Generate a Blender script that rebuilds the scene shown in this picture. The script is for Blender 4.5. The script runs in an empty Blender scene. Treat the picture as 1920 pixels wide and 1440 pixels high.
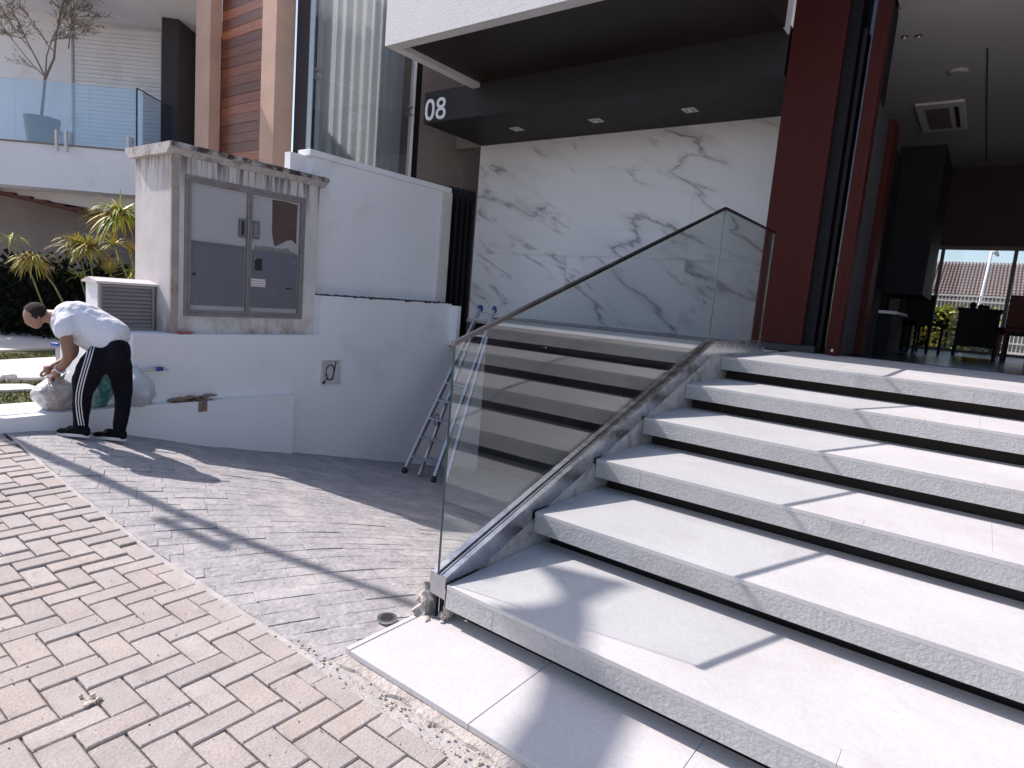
import bpy, bmesh, math, random
import numpy as np
from mathutils import Vector, Matrix, noise
from mathutils.bvhtree import BVHTree
random.seed(7)
PI = math.pi
S = bpy.context.scene
COL = S.collection

# ------------------------------------------------------------ camera, light, exposure
cam_d = bpy.data.cameras.new("camera")
cam = bpy.data.objects.new("camera", cam_d)
COL.objects.link(cam)
S.camera = cam
cam_d.sensor_width = 36.0
cam_d.lens = 1175.0 / 1920.0 * 36.0
cam_d.clip_start = 0.05
cam_d.clip_end = 1500
RX = Vector((0.79459283, 0.60141028, 0.08323409))
RD = Vector((0.1475197, -0.05825906, -0.98734179))
RF = Vector((-0.58894836, 0.79681338, -0.1350121))
m = Matrix.Identity(4)
for i in range(3):
    m[i][0] = RX[i]; m[i][1] = -RD[i]; m[i][2] = -RF[i]; m[i][3] = (0, 0, 1.4)[i]
cam.matrix_world = m

SUN = Vector((1.07, 0.182, -1.0)).normalized()      # direction the light travels
sl = bpy.data.lights.new("sun", 'SUN')
sl.energy = 4.15; sl.angle = math.radians(0.55); sl.color = (1.0, 0.955, 0.91)
so = bpy.data.objects.new("sun", sl); COL.objects.link(so)
so.rotation_euler = SUN.to_track_quat('-Z', 'Y').to_euler()
w = bpy.data.worlds.new("World"); S.world = w; w.use_nodes = True
nt = w.node_tree
sky = nt.nodes.new('ShaderNodeTexSky'); sky.sky_type = 'NISHITA'; sky.sun_disc = False
sky.sun_elevation = math.asin(-SUN.z)
az = math.atan2(-SUN.x, -SUN.y)                      # sun azimuth measured from +Y towards +X
sky.sun_rotation = az % (2 * PI)
sky.air_density = 1.0; sky.dust_density = 1.4
bg = nt.nodes['Background']; bg.inputs['Strength'].default_value = 0.14
nt.links.new(sky.outputs[0], bg.inputs[0])
S.view_settings.view_transform = 'Standard'
S.view_settings.look = 'None'
S.view_settings.exposure = 0.51
S.view_settings.gamma = 1.0
S.view_settings.use_curve_mapping = False
S.view_settings.use_white_balance = True
S.view_settings.white_balance_temperature = 6500
S.view_settings.white_balance_tint = 16.5
S.render.engine = 'CYCLES'
S.cycles.max_bounces = 8
S.cycles.transparent_max_bounces = 16
S.cycles.caustics_reflective = False
S.cycles.caustics_refractive = False

# ------------------------------------------------------------ materials
def new_mat(name):
    mt = bpy.data.materials.new(name); mt.use_nodes = True
    return mt, mt.node_tree, mt.node_tree.nodes['Principled BSDF']

def N(nt, t, **k):
    n = nt.nodes.new(t)
    for a, b in k.items():
        if a in n.inputs: n.inputs[a].default_value = b
        else: setattr(n, a, b)
    return n

def ramp(nt, src, stops):
    r = nt.nodes.new('ShaderNodeValToRGB')
    el = r.color_ramp.elements
    el[0].position, el[0].color = stops[0][0], (*stops[0][1], 1)
    el[1].position, el[1].color = stops[-1][0], (*stops[-1][1], 1)
    for p, c in stops[1:-1]:
        e = el.new(p); e.color = (*c, 1)
    nt.links.new(src, r.inputs[0])
    return r.outputs[0]

def mixc(nt, f, a, b, mode='MIX'):
    n = nt.nodes.new('ShaderNodeMix'); n.data_type = 'RGBA'; n.blend_type = mode
    if isinstance(f, (int, float)): n.inputs[0].default_value = f
    else: nt.links.new(f, n.inputs[0])
    for s, v in ((6, a), (7, b)):
        if isinstance(v, tuple): n.inputs[s].default_value = (*v, 1)
        else: nt.links.new(v, n.inputs[s])
    return n.outputs[2]

def pos(nt, scale=(1, 1, 1), rot=(0, 0, 0), obj=False):
    if obj:
        g = nt.nodes.new('ShaderNodeTexCoord').outputs['Object']
    else:
        g = nt.nodes.new('ShaderNodeNewGeometry').outputs['Position']
    mp = nt.nodes.new('ShaderNodeMapping')
    mp.inputs['Scale'].default_value = scale; mp.inputs['Rotation'].default_value = rot
    nt.links.new(g, mp.inputs[0])
    return mp.outputs[0]

def noise_n(nt, vec, scale, detail=4, rough=0.55, dist=0.0):
    n = N(nt, 'ShaderNodeTexNoise', Scale=scale, Detail=detail, Roughness=rough, Distortion=dist)
    nt.links.new(vec, n.inputs['Vector'])
    return n.outputs['Fac']

def surf(name, col, rough=0.8, var=0.12, scale=3.0, fine=60.0, finevar=0.06, bump=0.2, bscale=80.0,
         bdist=0.003, metal=0.0, rnd=0.0, dirt=None, dirt_scale=1.5, dirt_lo=0.55, spec=0.4, obj=False, huevar=0.0):
    """base colour with soft large variation, fine grain, wear and relief"""
    mt, nt, b = new_mat(name)
    p = pos(nt, obj=obj)
    big = noise_n(nt, p, scale, 5, 0.6)
    lo = tuple(c * (1 - var) for c in col); hi = tuple(min(1, c * (1 + var)) for c in col)
    c = ramp(nt, big, [(0.3, lo), (0.7, hi)])
    fn = noise_n(nt, p, fine, 3, 0.7)
    g = ramp(nt, fn, [(0.3, (1 - finevar,) * 3), (0.7, (1 + finevar * 0.5,) * 3)])
    c = mixc(nt, 1.0, c, g, 'MULTIPLY')
    if rnd:
        oi = nt.nodes.new('ShaderNodeObjectInfo')
        rr = ramp(nt, oi.outputs['Random'], [(0.0, (1 - rnd, 1 - rnd * 0.95, 1 - rnd * 0.9)), (0.35, (1, 1 - huevar * .5, 1 - huevar)), (0.7, (1 - rnd * .4, 1 - rnd * .35, 1 - rnd * .3)), (1.0, (1 + rnd * .35, 1 + rnd * .35, 1 + rnd * .3))])
        c = mixc(nt, 1.0, c, rr, 'MULTIPLY')
    if dirt:
        dn = noise_n(nt, p, dirt_scale, 6, 0.65, 0.4)
        f = ramp(nt, dn, [(dirt_lo, (0, 0, 0)), (dirt_lo + 0.2, (1, 1, 1))])
        c = mixc(nt, f, c, dirt)
    nt.links.new(c, b.inputs['Base Color'])
    rv = nt.nodes.new('ShaderNodeMath'); rv.operation = 'MULTIPLY_ADD'
    nt.links.new(big, rv.inputs[0]); rv.inputs[1].default_value = 0.25; rv.inputs[2].default_value = rough - 0.12
    nt.links.new(rv.outputs[0], b.inputs['Roughness'])
    b.inputs['Metallic'].default_value = metal
    b.inputs['Specular IOR Level'].default_value = spec
    if bump:
        bn = noise_n(nt, p, bscale, 4, 0.65)
        bp = N(nt, 'ShaderNodeBump', Strength=bump, Distance=bdist)
        nt.links.new(bn, bp.inputs['Height']); nt.links.new(bp.outputs[0], b.inputs['Normal'])
    return mt

def plain(name, col, rough=0.6, metal=0.0, spec=0.4, emit=None, es=0):
    mt, nt, b = new_mat(name)
    p = pos(nt)
    c = ramp(nt, noise_n(nt, p, 9, 4), [(0.3, tuple(v * .9 for v in col)), (0.7, tuple(min(1, v * 1.08) for v in col))])
    nt.links.new(c, b.inputs['Base Color'])
    b.inputs['Roughness'].default_value = rough; b.inputs['Metallic'].default_value = metal
    b.inputs['Specular IOR Level'].default_value = spec
    if emit:
        b.inputs['Emission Color'].default_value = (*emit, 1); b.inputs['Emission Strength'].default_value = es
    return mt

def glass_mat(name, tint, f0=0.05, mx=0.9, rough=0.0, dust=0.0):
    mt = bpy.data.materials.new(name); mt.use_nodes = True
    nt = mt.node_tree; nt.nodes.clear()
    out = nt.nodes.new('ShaderNodeOutputMaterial')
    tr = N(nt, 'ShaderNodeBsdfTransparent'); tr.inputs[0].default_value = (*tint, 1)
    gl = N(nt, 'ShaderNodeBsdfGlossy', Roughness=rough); gl.inputs[0].default_value = (0.95, 0.97, 0.97, 1)
    lw = N(nt, 'ShaderNodeLayerWeight', Blend=0.5)
    pw = N(nt, 'ShaderNodeMath', operation='POWER'); pw.inputs[1].default_value = 4.2
    nt.links.new(lw.outputs['Facing'], pw.inputs[0])
    ma = N(nt, 'ShaderNodeMath', operation='MULTIPLY_ADD'); ma.inputs[1].default_value = mx - f0; ma.inputs[2].default_value = f0
    nt.links.new(pw.outputs[0], ma.inputs[0])
    mx_ = nt.nodes.new('ShaderNodeMixShader')
    nt.links.new(ma.outputs[0], mx_.inputs[0]); nt.links.new(tr.outputs[0], mx_.inputs[1]); nt.links.new(gl.outputs[0], mx_.inputs[2])
    last = mx_.outputs[0]
    if dust:
        df = N(nt, 'ShaderNodeBsdfDiffuse'); df.inputs[0].default_value = (.75, .77, .78, 1)
        p = pos(nt)
        n1 = ramp(nt, noise_n(nt, p, 1.8, 5, .65), [(0.42, (dust * .25,) * 3), (0.75, (dust,) * 3)])
        n2 = ramp(nt, noise_n(nt, p, 42, 1, .5), [(0.80, (0, 0, 0)), (0.83, (.4, .4, .4))])
        ad = mixc(nt, 1.0, n1, n2, 'ADD')
        m2 = nt.nodes.new('ShaderNodeMixShader')
        nt.links.new(ad, m2.inputs[0]); nt.links.new(last, m2.inputs[1]); nt.links.new(df.outputs[0], m2.inputs[2])
        last = m2.outputs[0]
    nt.links.new(last, out.inputs[0])
    return mt

M = {}
M['tread'] = surf('pale_stone', (0.575, 0.56, 0.545), 0.78, 0.06, 2.2, 75, 0.10, 0.3, 110, 0.0025, rnd=0.05, dirt=(0.50, 0.475, 0.455), dirt_scale=2.8, dirt_lo=0.54)
M['front'] = surf('rough_stone_front', (0.50, 0.485, 0.475), 0.85, 0.09, 3.5, 60, 0.14, 0.9, 68, 0.006, rnd=0.05, dirt=(0.36, 0.33, 0.315), dirt_scale=4, dirt_lo=0.57)
M['recess'] = surf('recess_shade_dark', (0.045, 0.035, 0.032), 0.9, 0.2, 5, bump=0.2)  # shade of the step gaps painted into the colour
M['mortar'] = surf('rough_mortar', (0.50, 0.45, 0.40), 0.95, 0.2, 9, 70, 0.2, 1.0, 45, 0.012, dirt=(0.34, 0.28, 0.23), dirt_scale=6, dirt_lo=0.52)
M['kerb'] = surf('stained_cement', (0.45, 0.43, 0.41), 0.9, 0.2, 6, 60, 0.15, 0.9, 40, 0.010, dirt=(0.20, 0.165, 0.14), dirt_scale=6, dirt_lo=0.49)
M['paver'] = surf('concrete_paver', (0.458, 0.410, 0.374), 0.92, 0.10, 5, 110, 0.20, 0.8, 90, 0.005, rnd=0.15, dirt=(0.34, 0.295, 0.265), dirt_scale=8, dirt_lo=0.54, huevar=0.07)
M['sand'] = surf('joint_sand', (0.165, 0.13, 0.11), 0.95, 0.25, 8, 160, 0.3, 0.9, 120, 0.006)
M['slate'] = surf('grey_slate', (0.375, 0.36, 0.355), 0.85, 0.16, 9, 38, 0.26, 1.0, 24, 0.010, rnd=0.045, dirt=(0.49, 0.46, 0.44), dirt_scale=3.6, dirt_lo=0.50)
M['slate_joint'] = surf('slate_joint', (0.36, 0.35, 0.355), 0.95, 0.2, 7, bump=0.7, bscale=60, bdist=0.006)
M['cement_line'] = surf('cement_line', (0.47, 0.435, 0.405), 0.95, 0.15, 9, 90, 0.15, 0.8, 70, 0.006)
M['white'] = surf('white_paint', (0.82, 0.81, 0.81), 0.85, 0.03, 1.2, 40, 0.025, 0.35, 14, 0.006, dirt=(0.68, 0.66, 0.64), dirt_scale=1.3, dirt_lo=0.56)
M['white_rough'] = surf('white_textured_render', (0.76, 0.75, 0.74), 0.9, 0.03, 2, 60, 0.07, 1.0, 55, 0.012)
M['offwhite'] = surf('aged_cream_render', (0.63, 0.585, 0.55), 0.9, 0.1, 3.5, 50, 0.07, 0.5, 35, 0.006, dirt=(0.36, 0.29, 0.25), dirt_scale=3.6, dirt_lo=0.60)
M['stone_pillar'] = surf('tan_stone', (0.60, 0.40, 0.30), 0.85, 0.1, 2.5, 30, 0.08, 0.4, 50, 0.004)
M['taupe'] = surf('taupe_render', (0.235, 0.195, 0.175), 0.9, 0.1, 1.6, 30, 0.06, 0.3, 40, 0.004)
M['dkgrey'] = surf('charcoal_render', (0.060, 0.055, 0.060), 0.85, 0.1, 2, bump=0.2, spec=0.2)
M['black'] = surf('black_paint', (0.012, 0.011, 0.013), 0.6, 0.15, 3, bump=0.05, spec=0.15)
M['beam'] = surf('matt_black_panel', (0.022, 0.021, 0.023), 0.62, 0.1, 3, bump=0.05, spec=0.35)
M['soffit'] = surf('dark_brown_panel', (0.030, 0.022, 0.018), 0.45, 0.25, 1.2, bump=0.03, spec=0.25)
M['ceiling'] = surf('ceiling_paint', (0.50, 0.49, 0.49), 0.9, 0.03, 1.5, bump=0.1)
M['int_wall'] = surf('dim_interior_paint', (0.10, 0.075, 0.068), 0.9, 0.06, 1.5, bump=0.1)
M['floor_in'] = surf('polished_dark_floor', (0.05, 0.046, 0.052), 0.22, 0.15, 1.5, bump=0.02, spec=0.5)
M['grass'] = plain('grass_blade', (0.13, 0.15, 0.035), 0.8)
M['soil'] = surf('lawn_soil', (0.12, 0.115, 0.04), 0.95, 0.35, 9, 60, 0.3, 1.0, 60, 0.02)
M['patio'] = surf('pale_path_stone', (0.66, 0.62, 0.56), 0.85, 0.05, 1.5, bump=0.2)
M['alu'] = surf('brushed_aluminium', (0.62, 0.63, 0.66), 0.26, 0.12, 12, 40, 0.10, 0.12, 60, 0.001, metal=1.0, dirt=(0.27, 0.24, 0.22), dirt_scale=7, dirt_lo=0.58)
M['rail'] = surf('polished_rail_metal', (0.20, 0.19, 0.20), 0.24, 0.04, 5, bump=0.02, metal=1.0)
M['ladder_alu'] = surf('ladder_aluminium', (0.62, 0.62, 0.65), 0.48, 0.1, 9, bump=0.05, metal=0.85)
M['blackplastic'] = plain('black_plastic', (0.02, 0.02, 0.022), 0.5)
M['blue'] = plain('blue_plastic', (0.02, 0.07, 0.32), 0.4)
M['redplastic'] = plain('red_plastic_scrap', (0.42, 0.12, 0.10), 0.6)
M['digits'] = plain('white_digit_paint', (0.80, 0.83, 0.88), 0.5)
M['doorgrey'] = surf('painted_steel_light', (0.43, 0.425, 0.43), 0.6, 0.05, 4, 50, 0.06, 0.1, 40, 0.002, dirt=(0.40, 0.37, 0.34), dirt_scale=5, dirt_lo=0.66)
M['doordark'] = surf('painted_steel_grey', (0.15, 0.155, 0.175), 0.5, 0.05, 4, 50, 0.05, 0.08, 40, 0.002, dirt=(0.30, 0.29, 0.28), dirt_scale=5, dirt_lo=0.66)
M['doorframe'] = surf('weathered_steel_frame', (0.235, 0.21, 0.205), 0.6, 0.15, 8, 60, 0.1, 0.2, 50, 0.002, dirt=(0.20, 0.13, 0.09), dirt_scale=9, dirt_lo=0.56)
M['patch'] = surf('bare_brown_mortar', (0.115, 0.078, 0.062), 0.95, 0.15, 5, bump=0.6, bscale=50, bdist=0.006)
M['grime'] = surf('black_mould', (0.075, 0.06, 0.055), 0.95, 0.5, 12, 50, 0.3, 0.8, 60, 0.008)
M['label'] = plain('paper_label', (0.72, 0.70, 0.69), 0.7)
M['ink'] = plain('label_print', (0.35, 0.10, 0.09), 0.8)
M['louver'] = surf('bronze_louver_metal', (0.27, 0.235, 0.23), 0.5, 0.06, 4, bump=0.05)
M['curtain'] = surf('grey_white_curtain', (0.50, 0.53, 0.52), 0.9, 0.06, 2, bump=0.1)
M['cardboard'] = surf('torn_cardboard', (0.27, 0.18, 0.13), 0.9, 0.25, 8, bump=0.4)
M['plastic_white'] = surf('white_plastic_box', (0.62, 0.60, 0.58), 0.5, 0.08, 6, dirt=(0.35, 0.25, 0.18), dirt_scale=14, dirt_lo=0.58)
M['foliage_dark'] = plain('dark_leaf', (0.012, 0.016, 0.009), 0.9, spec=.1)  # near black, so the front hedge's shade sits in the leaf colour
M['leaf_yellow'] = surf('yellow_green_leaf', (0.60, 0.52, 0.09), 0.55, 0.5, 7, 20, 0.2, 0.0, rnd=0.2)
M['leaf_green'] = surf('bright_green_leaf', (0.40, 0.50, 0.06), 0.5, 0.35, 6, 20, 0.2, 0.0)
M['leaf_straw'] = surf('straw_leaf', (0.52, 0.34, 0.11), 0.6, 0.4, 6, 20, 0.2, 0.0)
M['leaf_olive'] = plain('small_olive_leaf', (0.30, 0.27, 0.20), 0.6)
M['bark'] = surf('tan_bark', (0.27, 0.20, 0.16), 0.9, 0.2, 12, bump=0.6)
M['stem'] = plain('green_stem', (0.20, 0.20, 0.08), 0.6)
M['pot'] = surf('grey_blue_planter', (0.17, 0.20, 0.24), 0.6, 0.08, 3, bump=0.1)
M['gravelly'] = surf('pale_rubble', (0.56, 0.48, 0.40), 0.95, 0.3, 12, bump=0.9, bscale=80, bdist=0.006)
M['redstair'] = plain('dark_red_timber', (0.10, 0.028, 0.02), 0.5)
M['asphalt'] = surf('street_paving', (0.40, 0.355, 0.325), 0.9, 0.2, 4, bump=0.5)
M['earth'] = surf('ground_earth', (0.30, 0.27, 0.23), 0.95, 0.2, 1, bump=0.4)
M['sky_metal'] = plain('lamp_post_metal', (0.3, 0.3, 0.3), 0.5, 0.6)

def red_panel():
    mt, nt, b = new_mat('oxblood_wood_veneer')
    p = pos(nt, (9, 9, 0.45))
    g = noise_n(nt, p, 7.0, 6, 0.65, 0.6)
    c = ramp(nt, g, [(0.2, (0.042, 0.0085, 0.008)), (0.5, (0.058, 0.0115, 0.0095)), (0.8, (0.076, 0.016, 0.012))])
    nt.links.new(c, b.inputs['Base Color'])
    b.inputs['Roughness'].default_value = 0.5; b.inputs['Specular IOR Level'].default_value = 0.12
    return mt
M['red'] = red_panel()

def wood():
    mt, nt, b = new_mat('varnished_wood_board')
    p = pos(nt, (1.0, 1.0, 14))
    g = noise_n(nt, p, 3.0, 6, 0.6, 0.4)
    c = ramp(nt, g, [(0.25, (0.15, 0.042, 0.018)), (0.55, (0.26, 0.078, 0.032)), (0.8, (0.36, 0.125, 0.05))])
    oi = nt.nodes.new('ShaderNodeObjectInfo')
    rr = ramp(nt, oi.outputs['Random'], [(0, (.48, .42, .45)), (.4, (.8, .78, .8)), (.75, (1.1, 1.05, 1)), (1, (1.7, 1.75, 1.7))])
    nt.links.new(mixc(nt, 1.0, c, rr, 'MULTIPLY'), b.inputs['Base Color'])
    b.inputs['Roughness'].default_value = 0.4
    return mt
M['wood'] = wood()

def marble():
    mt, nt, b = new_mat('veined_white_marble')
    oi = nt.nodes.new('ShaderNodeObjectInfo')
    g = nt.nodes.new('ShaderNodeNewGeometry').outputs['Position']
    off = N(nt, 'ShaderNodeVectorMath', operation='SCALE')
    cmb = nt.nodes.new('ShaderNodeCombineXYZ')
    nt.links.new(oi.outputs['Random'], cmb.inputs[1])
    nt.links.new(cmb.outputs[0], off.inputs[0]); off.inputs['Scale'].default_value = 9
    add = N(nt, 'ShaderNodeVectorMath', operation='ADD')
    nt.links.new(g, add.inputs[0]); nt.links.new(off.outputs[0], add.inputs[1])
    m0 = nt.nodes.new('ShaderNodeMapping'); m0.inputs['Rotation'].default_value = (0, math.radians(-24), 0)
    nt.links.new(add.outputs[0], m0.inputs[0])
    mp = nt.nodes.new('ShaderNodeMapping'); mp.inputs['Scale'].default_value = (0.34, .6, 1.25)
    nt.links.new(m0.outputs[0], mp.inputs[0]); v = mp.outputs[0]
    # domain-warped ridged noise: |n-0.5| small -> vein
    wn = N(nt, 'ShaderNodeTexNoise', Scale=1.5, Detail=6, Roughness=0.6); nt.links.new(v, wn.inputs['Vector'])
    wv = N(nt, 'ShaderNodeVectorMath', operation='SCALE'); nt.links.new(wn.outputs['Color'], wv.inputs[0]); wv.inputs['Scale'].default_value = 0.55
    va = N(nt, 'ShaderNodeVectorMath', operation='ADD'); nt.links.new(v, va.inputs[0]); nt.links.new(wv.outputs[0], va.inputs[1])
    def ridge(scale, det):
        n = noise_n(nt, va.outputs[0], scale, det, 0.5)
        s = N(nt, 'ShaderNodeMath', operation='SUBTRACT'); nt.links.new(n, s.inputs[0]); s.inputs[1].default_value = 0.5
        a = N(nt, 'ShaderNodeMath', operation='ABSOLUTE'); nt.links.new(s.outputs[0], a.inputs[0])
        return a.outputs[0]
    r1 = ridge(0.85, 4); r2 = ridge(2.1, 5)
    v1 = ramp(nt, r1, [(0.0, (1, 1, 1)), (0.005, (.75, .75, .75)), (0.014, (.26, .26, .26)), (0.055, (0, 0, 0))])
    v2 = ramp(nt, r2, [(0.0, (.9, .9, .9)), (0.010, (.3, .3, .3)), (0.04, (0, 0, 0))])
    msk = ramp(nt, noise_n(nt, v, 1.1, 4, .6), [(0.42, (0, 0, 0)), (0.54, (1, 1, 1))])
    msk2 = ramp(nt, noise_n(nt, v, 2.3, 3, .6), [(0.5, (0, 0, 0)), (0.62, (1, 1, 1))])
    f1 = mixc(nt, 1.0, v1, msk, 'MULTIPLY'); f2 = mixc(nt, 1.0, v2, msk2, 'MULTIPLY')
    f = mixc(nt, 1.0, f1, f2, 'ADD')
    cloud = ramp(nt, noise_n(nt, v, 1.2, 4), [(0.35, (0.89, 0.885, 0.885)), (0.75, (0.84, 0.835, 0.84))])
    vein = ramp(nt, noise_n(nt, v, 3.0, 2), [(0.4, (0.30, 0.30, 0.32)), (0.7, (0.38, 0.35, 0.33))])
    c = mixc(nt, f, cloud, vein)
    nt.links.new(c, b.inputs['Base Color'])
    b.inputs['Roughness'].default_value = 0.28; b.inputs['Specular IOR Level'].default_value = 0.4
    return mt
M['marble'] = marble()

def streaked():
    """aged cream render with dark vertical run-off streaks under its coping"""
    mt, nt, b = new_mat('streaked_cream_render')
    p = pos(nt)
    base = ramp(nt, noise_n(nt, p, 3.2, 5), [(0.3, (0.56, 0.52, 0.49)), (0.7, (0.66, 0.63, 0.61))])
    sv = noise_n(nt, pos(nt, (14, 14, 0.8)), 1.0, 5, 0.7)
    sm = ramp(nt, sv, [(0.45, (0, 0, 0)), (0.58, (1, 1, 1))])
    sx = nt.nodes.new('ShaderNodeSeparateXYZ'); nt.links.new(p, sx.inputs[0])
    top = N(nt, 'ShaderNodeMapRange'); top.inputs['From Min'].default_value = 2.02; top.inputs['From Max'].default_value = 2.42
    nt.links.new(sx.outputs[2], top.inputs[0])
    f = mixc(nt, 1.0, sm, top.outputs[0], 'MULTIPLY')
    c = mixc(nt, f, base, (0.085, 0.065, 0.055))
    low = N(nt, 'ShaderNodeMapRange'); low.inputs['From Min'].default_value = 1.10; low.inputs['From Max'].default_value = 0.84
    nt.links.new(sx.outputs[2], low.inputs[0])
    dn = ramp(nt, noise_n(nt, pos(nt, (4, 4, 2)), 1.6, 6, .7), [(0.45, (0, 0, 0)), (0.65, (1, 1, 1))])
    f2 = mixc(nt, 1.0, dn, low.outputs[0], 'MULTIPLY')
    c = mixc(nt, f2, c, (0.30, 0.20, 0.13))
    nt.links.new(c, b.inputs['Base Color']); b.inputs['Roughness'].default_value = 0.9
    bp = N(nt, 'ShaderNodeBump', Strength=0.4, Distance=0.005); nt.links.new(noise_n(nt, p, 35, 4), bp.inputs['Height']); nt.links.new(bp.outputs[0], b.inputs['Normal'])
    return mt
M['streak'] = streaked()

def curtain_mat():
    mt, nt, b = new_mat('sheer_curtain')
    p = pos(nt)
    c = ramp(nt, noise_n(nt, pos(nt, (3, 3, .2)), 3, 4), [(0.3, (0.52, 0.54, 0.55)), (0.7, (0.64, 0.655, 0.66))])
    nt.links.new(c, b.inputs['Base Color']); b.inputs['Roughness'].default_value = .9
    tr = nt.nodes.new('ShaderNodeBsdfTranslucent'); tr.inputs[0].default_value = (.60, .62, .62, 1)
    mx = nt.nodes.new('ShaderNodeMixShader'); mx.inputs[0].default_value = .45
    out = nt.nodes['Material Output']
    nt.links.new(b.outputs[0], mx.inputs[1]); nt.links.new(tr.outputs[0], mx.inputs[2]); nt.links.new(mx.outputs[0], out.inputs[0])
    return mt
M['curtain'] = curtain_mat()

def bag_mat(name, base, spots):
    mt, nt, b = new_mat(name)
    p = pos(nt, obj=True)
    v = N(nt, 'ShaderNodeTexVoronoi', Scale=11); nt.links.new(p, v.inputs['Vector'])
    c1 = ramp(nt, v.outputs['Color'], [(0, base), (0.45, base), (0.55, spots[0]), (0.75, spots[1]), (1, spots[2])])
    c = mixc(nt, ramp(nt, noise_n(nt, p, 6, 4), [(0.4, (0, 0, 0)), (0.6, (.8, .8, .8))]), base, c1)
    nt.links.new(c, b.inputs['Base Color']); b.inputs['Roughness'].default_value = 0.28
    b.inputs['Transmission Weight'].default_value = 0.0; b.inputs['Coat Weight'].default_value = 0.4
    bp = N(nt, 'ShaderNodeBump', Strength=0.8, Distance=0.02); nt.links.new(noise_n(nt, p, 16, 4, .6, 1.2), bp.inputs['Height']); nt.links.new(bp.outputs[0], b.inputs['Normal'])
    return mt
M['bag'] = bag_mat('clear_rubbish_bag', (0.50, 0.48, 0.46), [(0.26, 0.25, 0.22), (0.55, 0.27, 0.20), (0.12, 0.12, 0.11)])
M['bag_teal'] = bag_mat('teal_printed_bag', (0.01, 0.17, 0.155), [(0.66, 0.70, 0.69), (0.01, 0.22, 0.19), (0.72, 0.74, 0.73)])
M['bag_white'] = bag_mat('milky_plastic_bag', (0.52, 0.56, 0.58), [(0.4, 0.43, 0.47), (0.6, 0.62, 0.62), (0.35, 0.37, 0.39)])

M['glass'] = glass_mat('railing_glass', (0.975, 0.99, 0.985), 0.075, 0.95, dust=0.014)
M['glass_edge'] = plain('green_glass_edge', (0.006, 0.05, 0.045), 0.15, spec=0.8)
M['glass_house'] = glass_mat('tinted_window_glass', (0.86, 0.885, 0.90), 0.05, 0.9)
M['glass_balcony'] = glass_mat('balcony_glass', (0.84, 0.90, 0.95), 0.10, 0.95)
M['glass_clear'] = glass_mat('clear_window_glass', (0.93, 0.96, 0.97), 0.03, 0.9)

# ------------------------------------------------------------ object helpers
def tag(o, label=None, cat=None, group=None, kind=None):
    if label: o['label'] = label
    if cat: o['category'] = cat
    if group: o['group'] = group
    if kind: o['kind'] = kind
    return o

WP = {}      # world position of every object we make (all unrotated)
def thing(name, loc, label, cat, group=None):
    o = bpy.data.objects.new(name, None); COL.objects.link(o)
    o.location = loc; o.empty_display_size = 0.1
    WP[o.name] = Vector(loc)
    return tag(o, label, cat, group)

def link_mesh(name, me, c, mat, parent=None):
    o = bpy.data.objects.new(name, me); COL.objects.link(o)
    if mat and not me.materials: me.materials.append(mat if not isinstance(mat, str) else M[mat])
    WP[o.name] = Vector(c)
    if parent: o.parent = parent; o.location = Vector(c) - WP[parent.name]
    else: o.location = c
    return o

def add_bm(name, bm, mat, parent=None, smooth=False):
    """bm in world coordinates -> object with its origin at the centre"""
    vs = [v.co for v in bm.verts]
    lo = Vector((min(v[i] for v in vs) for i in range(3))); hi = Vector((max(v[i] for v in vs) for i in range(3)))
    c = (lo + hi) / 2; c.z = lo.z
    bmesh.ops.translate(bm, verts=bm.verts, vec=-c)
    bmesh.ops.recalc_face_normals(bm, faces=bm.faces)
    if smooth:
        for f in bm.faces: f.smooth = True
    me = bpy.data.meshes.new(name); bm.to_mesh(me); bm.free()
    return link_mesh(name, me, c, mat, parent)

def bm_box(bm, x0, x1, y0, y1, z0, z1, bev=0.0, T=None, seg=1):
    t = bmesh.new()
    co = [(x0, y0, z0), (x1, y0, z0), (x1, y1, z0), (x0, y1, z0), (x0, y0, z1), (x1, y0, z1), (x1, y1, z1), (x0, y1, z1)]
    vs = [t.verts.new(c) for c in co]
    for f in ((0, 3, 2, 1), (4, 5, 6, 7), (0, 1, 5, 4), (1, 2, 6, 5), (2, 3, 7, 6), (3, 0, 4, 7)):
        t.faces.new([vs[i] for i in f])
    if bev: bmesh.ops.bevel(t, geom=t.edges[:], offset=bev, segments=seg, affect='EDGES', profile=0.6)
    if T:
        for v in t.verts: v.co = T(v.co)
    join_bm(bm, t)

def join_bm(bm, t):
    mp = {v: bm.verts.new(v.co) for v in t.verts}
    for f in t.faces:
        try: nf = bm.faces.new([mp[v] for v in f.verts]); nf.smooth = f.smooth
        except ValueError: pass
    t.free()

def box(name, x0, x1, y0, y1, z0, z1, mat, parent=None, bev=0.0, T=None, seg=1):
    bm = bmesh.new(); bm_box(bm, x0, x1, y0, y1, z0, z1, bev, T, seg)
    return add_bm(name, bm, mat, parent)

def bm_prism(bm, pts, axis, a0, a1):
    """extrude polygon pts (2D) along axis 'x','y','z'"""
    def P(p, a):
        return {'x': (a, p[0], p[1]), 'y': (p[0], a, p[1]), 'z': (p[0], p[1], a)}[axis]
    A = [bm.verts.new(P(p, a0)) for p in pts]; B = [bm.verts.new(P(p, a1)) for p in pts]
    n = len(pts)
    bm.faces.new(A); bm.faces.new(B[::-1])
    for i in range(n): bm.faces.new((A[i], B[i], B[(i + 1) % n], A[(i + 1) % n]))

def prism(name, pts, axis, a0, a1, mat, parent=None, T=None):
    bm = bmesh.new(); bm_prism(bm, pts, axis, a0, a1)
    if T:
        for v in bm.verts: v.co = T(v.co)
    return add_bm(name, bm, mat, parent)

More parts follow.
